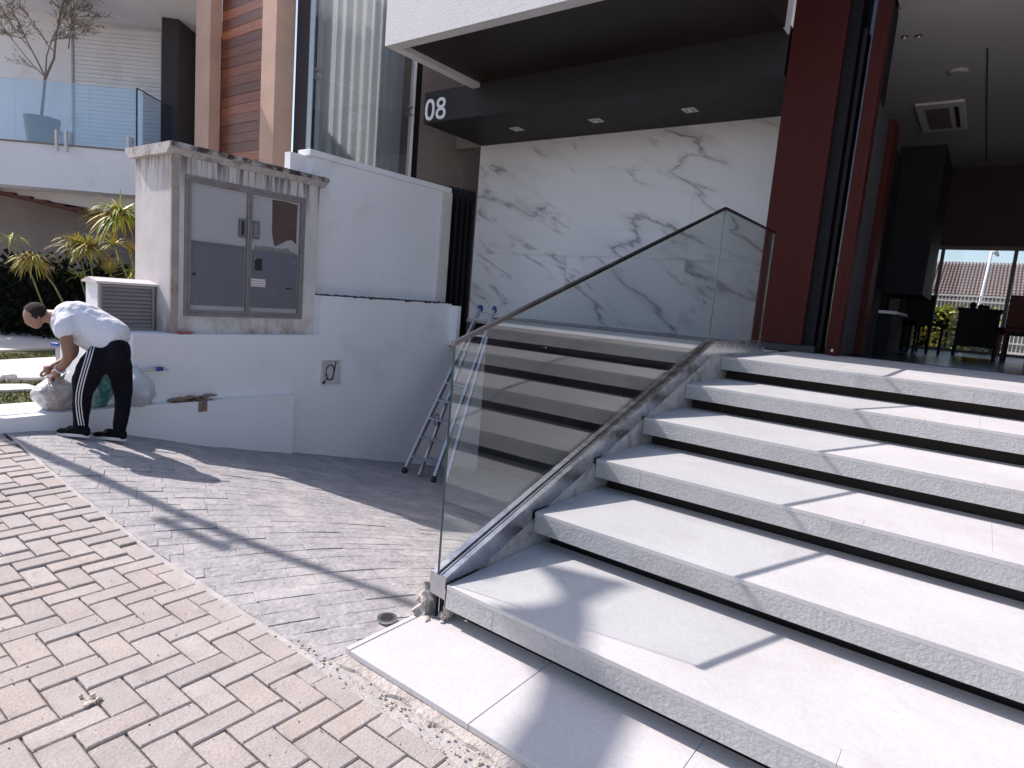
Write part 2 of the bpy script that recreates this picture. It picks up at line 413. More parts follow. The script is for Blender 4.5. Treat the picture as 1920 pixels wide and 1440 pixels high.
def bm_tube(bm, pts, r, n=8, cap=True):
    """tube along a polyline; r number or list"""
    pts = [Vector(p) for p in pts]
    rs = r if isinstance(r, (list, tuple)) else [r] * len(pts)
    rings = []
    for i, p in enumerate(pts):
        d = (pts[min(i + 1, len(pts) - 1)] - pts[max(i - 1, 0)]).normalized()
        a = d.cross(Vector((0, 0, 1)))
        if a.length < 0.05: a = d.cross(Vector((0, 1, 0)))
        a.normalize(); b = d.cross(a)
        rings.append([bm.verts.new(p + (a * math.cos(2 * PI * k / n) + b * math.sin(2 * PI * k / n)) * rs[i]) for k in range(n)])
    for i in range(len(rings) - 1):
        for k in range(n):
            f = bm.faces.new((rings[i][k], rings[i][(k + 1) % n], rings[i + 1][(k + 1) % n], rings[i + 1][k])); f.smooth = True
    if cap: bm.faces.new(rings[0][::-1]); bm.faces.new(rings[-1])

def tube(name, pts, r, mat, parent=None, n=8):
    bm = bmesh.new(); bm_tube(bm, pts, r, n)
    return add_bm(name, bm, mat, parent)

def bm_bar(bm, a, b, w, h, up=Vector((0, 0, 1)), bev=0.0):
    """rectangular bar from a to b; w across, h along 'up'"""
    a, b = Vector(a), Vector(b); d = b - a; L = d.length; d.normalize()
    s = d.cross(up)
    if s.length < 0.01: s = d.cross(Vector((0, 1, 0)))
    s.normalize(); u = s.cross(d)
    def T(c): return a + d * c.x + s * c.y + u * c.z
    bm_box(bm, 0, L, -w / 2, w / 2, -h / 2, h / 2, bev, T)

def bar(name, a, b, w, h, mat, parent=None, up=Vector((0, 0, 1)), bev=0.0):
    bm = bmesh.new(); bm_bar(bm, a, b, w, h, up, bev)
    return add_bm(name, bm, mat, parent)

def lump(bm, c, r, seed=0, amp=0.35, fr=3.0, sub=2, sq=(1, 1, 1)):
    t = bmesh.new(); bmesh.ops.create_icosphere(t, subdivisions=sub, radius=1.0)
    for v in t.verts:
        d = v.co.normalized()
        k = 1 + amp * noise.noise(d * fr + Vector((seed * 7.3, seed * 1.7, seed)))+ amp * .4 * noise.noise(d * fr * 3 + Vector((seed, 0, 0)))
        v.co = Vector((d.x * sq[0], d.y * sq[1], d.z * sq[2])) * r * k + Vector(c)
    join_bm(bm, t)

# ------------------------------------------------------------ terrain of the driveway
def softplus(t): return t if t > 30 else math.log(1 + math.exp(t))
def rise(x): return 0.050 * max(0.0, -max(x, -8) - 3.0)
def gz(x, y):
    """height of pavement / ramp"""
    d = 0.232 * 0.25 * softplus((y - 2.1) / 0.25)
    if y > 9.0: d = 0.232 * 0.25 * softplus((9.0 - 2.1) / 0.25) + (y - 9) * 0.05
    k = max(0.0, 1 - max(0.0, y - 1.6) / 1.2)
    return rise(x) * k * min(1, 1) - d

BND = 1.385      # where pavers meet the slate
def boundary(x): return 1.36 + 0.018 * max(0, -x - 3.3) + 0.03 * noise.noise(Vector((x * 0.6, 0, 0)))

def grid_sheet(name, xs, ys, zf, mat, kind='structure'):
    bm = bmesh.new()
    V = [[bm.verts.new((x, y, zf(x, y))) for y in ys] for x in xs]
    for i in range(len(xs) - 1):
        for j in range(len(ys) - 1):
            bm.faces.new((V[i][j], V[i + 1][j], V[i + 1][j + 1], V[i][j + 1]))
    o = add_bm(name, bm, mat); o['kind'] = kind
    return o
def fr(a, b, n): return [a + (b - a) * i / n for i in range(n + 1)]

# far ground, street
box('ground', -300, 300, -300, 400, -6.2, -6.0, 'earth')['kind'] = 'structure'
grid_sheet('pavement', fr(-30, 30, 60), fr(-4.5, 1.45, 12), lambda x, y: rise(x) - 0.014, 'sand')
box('road', -60, 60, -40, -4.55, -0.16, -0.12, 'asphalt')['kind'] = 'structure'
box('kerbstone', -30, 30, -4.66, -4.5, -0.3, 0.0, 'kerb')['kind'] = 'structure'
slate_base = grid_sheet('driveway', fr(-7.6, -1.74, 24), fr(1.42, 12.5, 44), lambda x, y: gz(x, y) - 0.0015, 'slate_joint')
pav = bpy.data.objects['pavement']; WPp = WP['pavement']

# ---- herringbone pavers -------------------------------------------------
def clip_poly(poly, yl):
    out = []
    for i in range(len(poly)):
        a, b = poly[i], poly[(i + 1) % len(poly)]
        ina, inb = a[1] <= yl, b[1] <= yl
        if ina: out.append(a)
        if ina != inb:
            t = (yl - a[1]) / (b[1] - a[1]); out.append((a[0] + (b[0] - a[0]) * t, yl))
    return out

def paver_bm(bm, poly, zt, ch=0.0035, h=0.03, c=(0, 0)):
    """chamfered slab from a polygon; ring of slightly worn vertices"""
    n = len(poly)
    cx = sum(p[0] for p in poly) / n; cy = sum(p[1] for p in poly) / n
    def shrink(p, d):
        v = Vector((p[0] - cx, p[1] - cy)); 
        return (p[0] - math.copysign(min(d, abs(v.x)), v.x), p[1] - math.copysign(min(d, abs(v.y)), v.y))
    A = [bm.verts.new((p[0] - c[0], p[1] - c[1], zt(p[0], p[1]) - h)) for p in poly]
    B = [bm.verts.new((p[0] - c[0], p[1] - c[1], zt(p[0], p[1]) - ch)) for p in poly]
    Cc = [bm.verts.new((q[0] - c[0], q[1] - c[1], zt(q[0], q[1]))) for q in (shrink(p, ch * 1.3) for p in poly)]
    for i in range(n):
        j = (i + 1) % n
        bm.faces.new((A[i], A[j], B[j], B[i])); bm.faces.new((B[i], B[j], Cc[j], Cc[i]))
    bm.faces.new(Cc)

PX0, PY0 = -2.493, 0.853       # a joint corner of the pattern measured on the ground
import itertools
GP = 0.0017                            # half joint
bricks = []
PX, PY = 0.0985, 0.104
for a in range(-90, 60):
    for b in range(-30, 30):
        ox = PX0 + PX * (a + 4 * b) ; oy = PY0 + PY * a
        for (dx, dy, wx, wy) in ((0, 0, 2, 1), (0, 1, 1, 2)):
            x0 = ox + dx * PX; y0 = oy + dy * PY
            x1 = x0 + wx * PX; y1 = y0 + wy * PY
            if x1 < -7.6 or x0 > 1.6 or y1 < -0.4 or y0 > 1.55: continue
            bricks.append((x0, y0, x1, y1))
bricks = list(dict.fromkeys(tuple(round(v, 4) for v in b) for b in bricks))
camv = Vector((0, 0, 1.4))
def in_view(x, y, z=0.0, mgn=30):
    d = Vector((x, y, z)) - camv
    zc = d.dot(RF)
    if zc < 0.1: return False
    px = 960 + 1175 * d.dot(RX) / zc; py = 720 + 1175 * d.dot(RD) / zc
    return -mgn < px < 1920 + mgn and -mgn < py < 1440 + mgn
def size_key(b):
    cx, cy = (b[0] + b[2]) / 2, (b[1] + b[3]) / 2
    return (0 if in_view(cx, cy) else 1, Vector((cx, cy, -1.4)).length)
bricks.sort(key=size_key)
cache = {}
stuff = bmesh.new()
count = 0
def front_limit(x): return boundary(x) - 0.012 if x < -1.83 else 1.345 + 0.02 * noise.noise(Vector((x * 3, 1, 0)))
for b in bricks:
    x0, y0, x1, y1 = b
    cx, cy = (x0 + x1) / 2, (y0 + y1) / 2
    yl = front_limit(cx)
    j = [random.uniform(-.0012, .0012) for _ in range(4)]
    poly = [(x0 + GP + j[0], y0 + GP + j[1]), (x1 - GP + j[2], y0 + GP + j[1]), (x1 - GP + j[2], y1 - GP + j[3]), (x0 + GP + j[0], y1 - GP + j[3])]
    cut = y1 > yl
    if cut:
        if y0 > yl - 0.025: continue
        poly = clip_poly(poly, yl)
        if len(poly) < 3: continue
    dz = random.uniform(-0.0025, 0.002); tx = random.uniform(-.012, .012); ty = random.uniform(-.012, .012)
    if count < 299 and in_view(cx, cy):
        if cut:
            bm = bmesh.new()
            paver_bm(bm, poly, lambda x, y: dz, c=(cx, cy))
            me = bpy.data.meshes.new('paver'); bm.to_mesh(me); bm.free()
        else:
            key = (round(x1 - x0, 2), random.randrange(8))
            me = cache.get(key)
            if not me:
                bm = bmesh.new()
                hw, hh = (x1 - x0) / 2 - GP, (y1 - y0) / 2 - GP
                pts = []
                # a little edge wear: extra points on the sides
                for (ax, ay), (bx, by) in (((-hw, -hh), (hw, -hh)), ((hw, -hh), (hw, hh)), ((hw, hh), (-hw, hh)), ((-hw, hh), (-hw, -hh))):
                    for t in (0, 0.36, 0.7):
                        o = random.uniform(0, .0030) if t else random.uniform(.001, .005)
                        px, py = ax + (bx - ax) * t, ay + (by - ay) * t
                        L = math.hypot(px, py); pts.append((px * (1 - o / L), py * (1 - o / L)))
                paver_bm(bm, pts, lambda x, y: 0.0)
                me = bpy.data.meshes.new('paver'); bm.to_mesh(me); bm.free(); cache[key] = me
        o = link_mesh('paver', me, (cx, cy, rise(cx) + (0 if cut else dz)), 'paver', pav)
        o.rotation_euler = (tx, ty, random.uniform(-.008, .008))
        count += 1
    else:
        paver_bm(stuff, poly, lambda x, y: rise(x) + dz)
o = add_bm('paver_field', stuff, 'paver', pav); o['kind'] = 'stuff'

# cement line between pavers and slate
bm = bmesh.new()
xs = fr(-7.6, -1.76, 120)
for i in range(len(xs) - 1):
    a, b = xs[i], xs[i + 1]
    ya, yb = boundary(a), boundary(b)
    wa = 0.012 + 0.010 * noise.noise(Vector((a * 5, 3, 0))); wb = 0.012 + 0.010 * noise.noise(Vector((b * 5, 3, 0)))
    vs = [bm.verts.new(p) for p in ((a, ya - .016, rise(a) - .003), (b, yb - .016, rise(b) - .003), (b, yb + wb * .7, rise(b) + .0005), (a, ya + wa * .7, rise(a) + .0005))]
    bm.faces.new(vs)
bmesh.ops.remove_doubles(bm, verts=bm.verts, dist=1e-5)
o = add_bm('cement_joint', bm, 'cement_line', pav)

# ---- slate stones on the ramp, laid on the skew ---------------------------
drv = slate_base
ang = math.radians(67); ca, sa = math.cos(ang), math.sin(ang)
st = []
row = 0
t = -9.0
while t < 9.0:
    wrow = random.choice((0.085, 0.10, 0.10, 0.12))
    s_ = -9.0 + random.uniform(0, .3)
    while s_ < 12:
        L = random.choice((0.14, 0.2, 0.24, 0.30))
        cs, ct = s_ + L / 2, t + wrow / 2
        cx, cy = ca * cs - sa * ct, sa * cs + ca * ct
        if -7.4 < cx < -1.8 and 1.25 < cy < 7.6: st.append((cx, cy, L, wrow))
        s_ += L
    t += wrow
def sk(b): return (0 if in_view(b[0], b[1], gz(b[0], b[1])) else 1, Vector((b[0], b[1], -1.4)).length)
st.sort(key=sk)
rest = bmesh.new(); n_st = 0
for cx, cy, L, wr in st:
    g = random.choice((0.0002, 0.0003, 0.0014, 0.0020))
    cor = []
    for (s1, t1) in ((-1, -1), (-.35, -1), (.3, -1), (1, -1), (1, 1), (.4, 1), (-.3, 1), (-1, 1)):
        o1 = random.uniform(0, .0012) * (1 if g > .001 else .3)
        s2, t2 = s1 * (L / 2 - g), t1 * (wr / 2 - g - o1)
        cor.append((cx + ca * s2 - sa * t2, cy + sa * s2 + ca * t2))
    lim = boundary(cx) + 0.012
    if min(c[1] for c in cor) < lim:
        cor = [(q[0], -q[1]) for q in clip_poly([(c[0], -c[1]) for c in cor], -lim)]
        if len(cor) < 3 or max(c[1] for c in cor) < lim + .006: continue
    if max(c[0] for c in cor) > -1.775: cor = [(min(c[0], -1.775), c[1]) for c in cor]
    dz = random.uniform(0.0, 0.0016) + 0.001 + (0.004 if random.random() < .10 else 0)
    tl = random.uniform(-.012, .012)
    f = lambda x, y: gz(x, y) + dz + tl * ((x - cx) * ca + (y - cy) * sa)
    if n_st < 299 and in_view(cx, cy, gz(cx, cy)):
        bm = bmesh.new(); paver_bm(bm, cor, f, ch=0.0015, h=0.02, c=(0, 0))
        add_bm('slate_stone', bm, 'slate', drv); n_st += 1
    else:
        paver_bm(rest, cor, f, ch=0.0015, h=0.02)
o = add_bm('slate_field', rest, 'slate', drv); o['kind'] = 'stuff'

# ------------------------------------------------------------ the staircase
Z0 = 0.045
FY = [1.835, 2.44, 3.00, 3.56, 4.19, 4.86]
LV = [Z0 + 0.1745 * (i + 1) for i in range(6)]
XL, XR = -1.60, 6.5
st_root = thing('staircase', (0.5, 3.0, 0), 'wide pale stone entrance stairs with dark shadow gaps under each floating step', 'stairs')
def tiles(x0, x1, first, step=1.2):
    xs = [x0]; x = x0 + first
    while x < x1 - 0.1: xs.append(x); x += step
    xs.append(x1)
    return [(xs[i] + (0.0004 if i else 0), xs[i + 1] - 0.0004) for i in range(len(xs) - 1)]
# landing slab on the pavement
for a, b in tiles(-1.72, XR, 0.59, 0.6):
    box('landing_tile', a, b, 1.45 + (0.0), 1.93, 0.021, Z0, 'tread', st_root, 0.0022)
box('landing_trim', -1.748, -1.7225, 1.452, 1.80, 0.018, Z0 + 0.001, 'tread', st_root, 0.002)
bm = bmesh.new()
xs = fr(-1.75, XR, 260)
for i in range(len(xs) - 1):
    def prof(x):
        n1 = noise.noise(Vector((x * 9, 0, 0))); n2 = noise.noise(Vector((x * 31, 4, 0)))
        yf = 1.447 - 0.022 - 0.022 * (n1 + .5) - .008 * n2
        return [(x, yf, -0.01), (x, yf + .006 + .004 * n2, 0.006 + .008 * abs(n2)), (x, 1.456, 0.021 + .002 * n1), (x, 1.50, 0.0205)]
    A = [bm.verts.new(p) for p in prof(xs[i])]; B = [bm.verts.new(p) for p in prof(xs[i + 1])]
    for k in range(3): bm.faces.new((A[k], B[k], B[k + 1], A[k + 1]))
bmesh.ops.remove_doubles(bm, verts=bm.verts, dist=1e-6)
add_bm('mortar_bed', bm, 'mortar', st_root)

for i in range(6):
    y0, z = FY[i], LV[i]
    y1 = FY[i + 1] if i < 5 else 7.45
    th = 0.102
    # body under the slab, coloured near black for the shade in the gap
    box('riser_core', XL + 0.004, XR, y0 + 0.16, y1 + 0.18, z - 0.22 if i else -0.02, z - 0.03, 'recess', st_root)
    fs = tiles(XL, XR, [0.245, 2.3, 0.27, 1.85, 2.1, 1.6][i], 2.0)
    for a, b in fs:
        box('step_front', a, b, y0, y0 + 0.022, z - th, z - 0.0205, 'front', st_root, 0.0015)
        box('step_underside', a, b, y0 + 0.0225, y0 + 0.18, z - th, z - th + 0.02, 'front', st_root)
    n0 = 0.078
    for a, b in tiles(XL, XR, [1.45, 1.9, 1.3, 1.7, 1.4, 1.9][i], 2.4):
        box('nosing_strip', a, b, y0, y0 + n0, z - 0.020, z, 'tread', st_root, 0.0009)
    if i < 5:
        for a, b in tiles(XL, XR, [1.9, 2.1, 1.75, 2.15, 1.65, 0][i], 2.4):
            box('tread_tile', a, b, y0 + n0 + 0.0012, y1 + 0.105, z - 0.020, z - 0.0005, 'tread', st_root, 0.0007)
    else:
        ys = [y0 + n0 + 0.0012, 5.55, 6.15, 6.75, 7.40]
        for k in range(4):
            for a, b in tiles(XL, XR, [0.75, .3, .75, .3][k], 0.9):
                box('porch_tile', a, b, ys[k], ys[k + 1] - 0.0015, z - 0.020, z - 0.0005, 'tread', st_root, 0.0007)
# step ends: left side faces of the slabs
for i in range(6):
        box('step_end', XL - 0.0, XL + 0.02, FY[i] + 0.0225, FY[i] + .11, LV[i] - 0.102, LV[i] - 0.0205, 'front', st_root)

# ---- sloping kerb under the glass and the broken foot ----------------------
kroot = thing('kerb_wall', (-1.68, 3.5, 0), 'rough cement kerb climbing beside the stairs under the glass railing', 'kerb')
SL = 0.335
def zch(y): return 0.205 + SL * (y - 1.85) if y < 4.70 else 0.205 + SL * (4.70 - 1.85)   # channel base height
bm = bmesh.new()
ys = fr(1.93, 4.70, 110) + fr(4.70, 6.05, 30)[1:]
prev = None
for y in ys:
    zt = zch(y) + .002
    n1 = noise.noise(Vector((0, y * 7, 0))); n2 = noise.noise(Vector((3, y * 19, 0))); n3 = noise.noise(Vector((8, y * 26, 0)))
    n1 *= .6
    ring = [(-1.735, y, -1.5), (-1.73 + .004 * n1, y, zt - .08), (-1.722 + .008 * n1, y, zt - .01 + .009 * n2), (-1.712 + .007 * n2, y, zt + .026 + .010 * n1), (-1.698, y, zt + .016 + .008 * n3),
            (-1.612, y, zt - .020), (-1.6085 + .003 * n2, y, zt - .050 - .014 * abs(n2)), (-1.6025, y, zt - .085 + .022 * n2 + .014 * n3), (-1.6015, y, -.5)]
    R_ = [bm.verts.new(p) for p in ring]
    if prev:
        for k in range(len(ring) - 1): bm.faces.new((prev[k], prev[k + 1], R_[k + 1], R_[k]))
    else: bm.faces.new(R_)
    prev = R_
bm.faces.new(prev[::-1])
add_bm('kerb_body', bm, 'kerb', kroot)
bm = bmesh.new()
lump(bm, (-1.735, 1.905, 0.06), 0.085, 1, .5, 2.6, 3, (.55, 1, 1.2))
lump(bm, (-1.745, 1.86, 0.02), 0.06, 5, .6, 3, 3, (.7, .8, 1))
lump(bm, (-1.725, 1.885, 0.13), 0.055, 2, .6, 3.2, 3, (.6, .9, 1))
lump(bm, (-1.70, 1.93, 0.05), 0.07, 9, .5, 3.2, 3, (.7, .7, 1.1))
add_bm('broken_mortar', bm, 'mortar', kroot)
bm = bmesh.new()
lump(bm, (-1.622, 1.882, 0.10), 0.04, 3, .6, 3.4, 3, (.5, .7, 1.5))
lump(bm, (-1.63, 1.87, 0.062), 0.03, 4, .6, 3.4, 3, (.8, .8, .6))
add_bm('broken_mortar', bm, 'mortar', kroot)
bm = bmesh.new()
for k in range(12):
    lump(bm, (-1.70 + random.uniform(-.02, .10), 1.85 + random.uniform(-.05, .05), Z0 + .004), random.uniform(.006, .016), k, .6, 3, 1, (1, 1, .5))
add_bm('mortar_crumbs', bm, 'gravelly', kroot)['kind'] = 'stuff'
for k, dx in enumerate((-1.672, -1.658, -1.650)):
    box('steel_strip', dx, dx + .004, 1.852 + .006 * k, 1.87 + .006 * k, 0.05, 0.19, ('blackplastic', 'alu', 'blackplastic')[k], kroot)

# ---- the glass railing -----------------------------------------------------
groot = thing('glass_railing', (-1.656, 4.0, 0), 'frameless glass railing with slim metal top rail climbing beside the entrance stairs', 'railing')
GX = -1.656
d1 = Vector((0, 1, SL)).normalized()
def slope_bar(name, x0, x1, lo, hi, mat, y_a=1.838, y_b=4.70, sec=None):
    pts = [(y_a, zch(y_a) + lo), (y_b, zch(4.70) + lo), (y_b, zch(4.70) + hi), (y_a, zch(y_a) + hi)]
    return prism(name, pts, 'x', x0, x1, mat, groot)
def flat_bar(name, x0, x1, lo, hi, mat, ya=4.7005, yb=6.02):
    z = zch(4.70)
    return box(name, x0, x1, ya, yb, z + lo, z + hi, mat, groot)
bm = bmesh.new()
def uprof(bm, sec, pts):
    rings = [[bm.verts.new((x, y, z0 + dz)) for (x, dz) in sec] for (y, z0) in pts]
    n = len(sec)
    for i in range(len(rings) - 1):
        for k in range(n):
            bm.faces.new((rings[i][k], rings[i][(k + 1) % n], rings[i + 1][(k + 1) % n], rings[i + 1][k]))
    bm.faces.new(rings[0][::-1]); bm.faces.new(rings[-1])
sec = [(-1.694, -.045), (-1.694, .046), (-1.664, .046), (-1.664, .030), (-1.648, .030), (-1.648, .046), (-1.608, .046), (-1.608, -.052)]
uprof(bm, sec, [(1.838, zch(1.838)), (4.70, zch(4.70)), (6.02, zch(4.70))])
ch = add_bm('base_channel', bm, 'alu', groot)
# end plate
box('end_plate', -1.695, -1.609, 1.834, 1.8375, zch(1.838) - .006, zch(1.838) + .047, 'alu', groot)
# raised lips / gasket along the channel
bm = bmesh.new(); uprof(bm, [(-1.6632, .031), (-1.6632, .0475), (-1.6615, .0475), (-1.6615, .031)], [(1.84, zch(1.84)), (4.70, zch(4.70)), (6.0, zch(4.70))])
add_bm('gasket', bm, 'blackplastic', groot)
bm = bmesh.new(); uprof(bm, [(-1.640, .0462), (-1.640, .049), (-1.6375, .049), (-1.6375, .0462)], [(1.84, zch(1.84)), (4.70, zch(4.70)), (6.0, zch(4.70))])
add_bm('channel_lip', bm, 'rail', groot)
# panes
zt0, ztp = 1.205, 2.185
def pane(pts, nm='glass_pane'):
    bm = bmesh.new(); bm_prism(bm, pts, 'x', GX - .005, GX + .005)
    return add_bm(nm, bm, 'glass', groot)
pane([(1.842, zch(1.842) + .034), (4.683, zch(4.683) + .034), (4.683, ztp), (1.842, zt0)])
pane([(4.689, zch(4.70) + .034), (6.03, zch(4.70) + .034), (6.03, ztp), (4.689, ztp)])
# polished green edges
def edge(pts, r=.0056):
    bm = bmesh.new()
    for a, b in zip(pts[:-1], pts[1:]): bm_bar(bm, a, b, .0104, .0016, Vector((0, 1, 0)))
    return add_bm('glass_edge', bm, 'glass_edge', groot)
edge([(GX, 1.8405, zch(1.842) + .034), (GX, 1.8405, zt0)])
edge([(GX, 4.686, zch(4.70) + .048), (GX, 4.686, ztp - .002)])
edge([(GX, 6.0315, zch(4.70) + .048), (GX, 6.0315, ztp)])
# top rail
bm = bmesh.new()
rs = [(GX - .011, -.009), (GX - .011, .006), (GX - .009, .008), (GX + .009, .008), (GX + .011, .006), (GX + .011, -.009)]
uprof(bm, rs, [(1.83, zt0), (4.686, ztp), (6.04, ztp)])
add_bm('top_rail', bm, 'rail', groot)

# slab at the back of the ramp below the marble
box('roof_slab', -5.62, -1.745, 6.45, 8.49, 1.035, 1.08, 'tread')['kind'] = 'structure'
box('slab_shade_box', -5.60, -1.745, 6.53, 8.49, 0.80, 1.034, 'black')['kind'] = 'structure'  # black box paints in the darkness under the slab

# ------------------------------------------------------------ the entrance house
hx = thing('entrance_house', (-2.0, 8.0, 1.09), 'modern house front with black beam numbered 08, marble wall and dark red door column', 'house')
SO, BT = 3.94, 4.33       # beam underside, canopy underside
BL = -7.35                # left end of the beam
FYb = 7.09
# canopy: white fascia box with recessed dark underside
bm = bmesh.new()
bm_box(bm, -6.39, -2.0655, 5.44, 5.60, BT, 7.2)
add_bm('canopy_fascia', bm, 'white_rough', hx)
box('canopy_side', -6.39, -6.25, 5.6005, 8.6, BT, 7.2, 'white_rough', hx)
box('canopy_side', -2.085, -2.065, 5.6005, 6.90, BT, 7.2, 'soffit', hx)
box('canopy_side', -2.085, -2.065, 6.9005, 7.085, BT, 7.2, 'white_rough', hx)
box('canopy_soffit', -6.2495, -2.0855, 5.6005, 7.6, BT + .06, BT + .12, 'soffit', hx)
box('upper_wall', -8.2, -6.4, 8.55, 8.75, SO, 7.2, 'taupe', hx)
box('upper_roof', -6.39, 6.7, 5.44, 16, 7.2, 7.35, 'white', hx)
# beam
box('beam', BL, -2.07, FYb, 8.62, SO, BT + .058, 'beam', hx)
# numbers
def ring_bm(bm, cx, cz, rx, rz, t, y0, y1, n=40, p=2.4):
    def P(a, kx, kz):
        c, s_ = math.cos(a), math.sin(a)
        return (cx + kx * math.copysign(abs(c) ** (2 / p), c), cz + kz * math.copysign(abs(s_) ** (2 / p), s_))
    L = []
    for k in range(n):
        a = 2 * PI * k / n
        o, q = P(a, rx, rz), P(a, rx - t, rz - t)
        L.append([bm.verts.new((o[0], y0, o[1])), bm.verts.new((q[0], y0, q[1])), bm.verts.new((q[0], y1, q[1])), bm.verts.new((o[0], y1, o[1]))])
    for k in range(n):
        A, B = L[k], L[(k + 1) % n]
        for e in range(4): bm.faces.new((A[e], B[e], B[(e + 1) % 4], A[(e + 1) % 4]))
yd = FYb - .014
bm = bmesh.new(); ring_bm(bm, -7.215, SO + .185, .098, .155, .047, yd, yd + .012)
add_bm('house_number_digit', bm, 'digits', hx)
bm = bmesh.new(); ring_bm(bm, -6.985, SO + .115, .100, .088, .044, yd, yd + .012, 36, 2.1); ring_bm(bm, -6.985, SO + .262, .090, .078, .042, yd - .0015, yd + .0105, 36, 2.1)
add_bm('house_number_digit', bm, 'digits', hx)
# marble slabs: bookmatched panels
MX = [-7.37, -5.42, -3.47, -1.9]
MZ = [0.93, 2.13, SO]
for i in range(len(MX) - 1):
    for k in range(2):
        box('marble_slab', MX[i] + .0012, MX[i + 1] - .0012, 8.50, 8.53, MZ[k] + (.0012 if k else 0), MZ[k + 1] - .0012, 'marble', hx)
box('marble_backing', -7.36, -1.9, 8.531, 8.7, .93, SO + .5, 'black', hx)
# column (oxblood panel) and door frame
box('red_column', -2.045, -1.53, 7.10, 7.62, 1.165, 7.2, 'red', hx, .003)
box('column_plinth', -2.035, -1.40, 7.115, 7.6, 1.089, 1.165, 'dkgrey', hx)
box('dark_reveal', -1.53, -1.42, 7.16, 7.5, 1.089, 7.2, 'black', hx)
box('sidelight_back', -1.42, -1.29, 7.42, 7.5, 1.089, 7.2, 'black', hx)
box('pull_bar', -1.415, -1.375, 7.30, 7.34, 1.12, 4.35, 'dkgrey', hx, .003)
box('glass_sidelight', -1.42, -1.29, 7.40, 7.41, 1.1, 6.2, 'glass_house', hx)
box('red_jamb', -1.288, -1.168, 7.10, 7.26, 1.10, 7.2, 'red', hx, .003)
box('jamb_reveal', -1.285, -1.19, 7.2605, 7.7, 1.10, 7.2, 'black', hx)
# pivot leaf running back into the hall
box('door_leaf', -1.26, -1.168, 7.262, 8.0, 1.10, 3.63, 'dkgrey', hx)
box('door_edge', -1.275, -1.10, 8.0005, 8.35, 1.10, 3.64, 'red', hx)
box('hall_panel', -1.30, -1.15, 8.3505, 9.4, 1.09, 3.50, 'black', hx)
box('house_number_plate', -1.235, -1.215, 7.096, 7.0995, 1.13, 1.16, 'label', hx)
# shell
ZF = 1.09
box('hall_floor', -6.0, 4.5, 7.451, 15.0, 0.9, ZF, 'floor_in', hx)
box('threshold', -1.4, 4.5, 7.401, 7.45, 0.9, ZF + .006, 'dkgrey', hx)
box('porch_ceiling', -1.165, 6.5, 5.60, 7.2995, 4.60, 4.72, 'ceiling', hx)
box('hall_ceiling', -2.0, 4.5, 7.63, 15.0, 4.60, 4.72, 'ceiling', hx)
box('hall_ceiling', -1.165, 4.5, 7.30, 7.6295, 4.60, 4.72, 'ceiling', hx)
box('ceiling_slot', -.462, -.448, 8.98, 14.5, 4.592, 4.5995, 'dkgrey', hx)
box('hall_ceiling_back', -6.0, -2.0, 8.72, 15.0, 4.60, 4.72, 'ceiling', hx)
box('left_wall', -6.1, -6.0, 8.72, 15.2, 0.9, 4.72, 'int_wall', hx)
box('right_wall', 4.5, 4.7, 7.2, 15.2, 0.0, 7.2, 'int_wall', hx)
box('right_front_wall', 4.5, 6.5, 7.0, 7.1995, -0.1, 7.2, 'white_rough', hx)
box('stair_side_wall', 6.505, 6.7, 1.45, 7.2, -0.1, 1.7, 'white_rough', hx)
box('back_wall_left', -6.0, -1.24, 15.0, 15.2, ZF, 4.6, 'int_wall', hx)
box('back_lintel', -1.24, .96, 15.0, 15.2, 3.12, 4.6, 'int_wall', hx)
box('back_wall_right', .9605, 4.5, 15.0, 15.2, ZF, 4.6, 'int_wall', hx)  # unseen wall made solid to keep window light out of the railing's reflection
box('hall_cabinet_block', -1.27, -.75, 10.0, 11.6, 1.90, 3.83, 'black', hx)
box('hall_low_cabinet', -1.9, -1.05, 10.0, 11.4, ZF, 1.62, 'black', hx)
box('worktop', -1.9, -1.0, 9.95, 11.4, 1.6205, 1.66, 'label', hx)
# glazed back wall
wf = thing('back_window', (0.5, 15, ZF), 'aluminium framed sliding glass wall at the far end of the hall', 'window')
for x in (-1.24, -.93, .20, .90):
    box('window_mullion', x, x + .06, 14.99, 15.08, ZF, 3.115, 'doorframe', wf)
box('window_head', -1.24, .96, 14.985, 15.085, 3.05, 3.118, 'doorframe', wf)
box('window_sill', -1.24, .96, 14.985, 15.085, ZF, ZF + .05, 'doorframe', wf)
for a, b in ((-1.18, -.93), (-.87, .20), (.26, .90)):
    box('window_glass', a, b, 15.03, 15.036, ZF + .05, 3.05, 'glass_clear', wf)

# recessed downlights
for k, (x, y) in enumerate(((-6.10, 7.83), (-4.74, 7.86), (-3.39, 7.87))):
    t_ = thing('downlight', (x, y, SO), ['square white recessed downlight in the black beam nearest the number 08', 'square white recessed downlight midway along the black beam', 'square white recessed downlight nearest the dark red column'][k], 'ceiling light', 'downlights under the black beam')
    bm = bmesh.new()
    s_ = .085
    for (a, b, c, d) in ((-s_, s_, -s_, -s_ + .022), (-s_, s_, s_ - .022, s_), (-s_, -s_ + .022, -s_ + .022, s_ - .022), (s_ - .022, s_, -s_ + .022, s_ - .022)):
        bm_box(bm, x + a, x + b, y + c, y + d, SO - .008, SO - .0005)
    add_bm('trim', bm, 'label', t_)
    box('diffuser', x - .06, x + .06, y - .06, y + .06, SO - .004, SO - .001, 'doorgrey', t_)
    bm = bmesh.new(); bmesh.ops.create_uvsphere(bm, u_segments=12, v_segments=6, radius=.026); bmesh.ops.translate(bm, verts=bm.verts, vec=(x, y, SO - .008))
    add_bm('lamp', bm, 'label', t_)
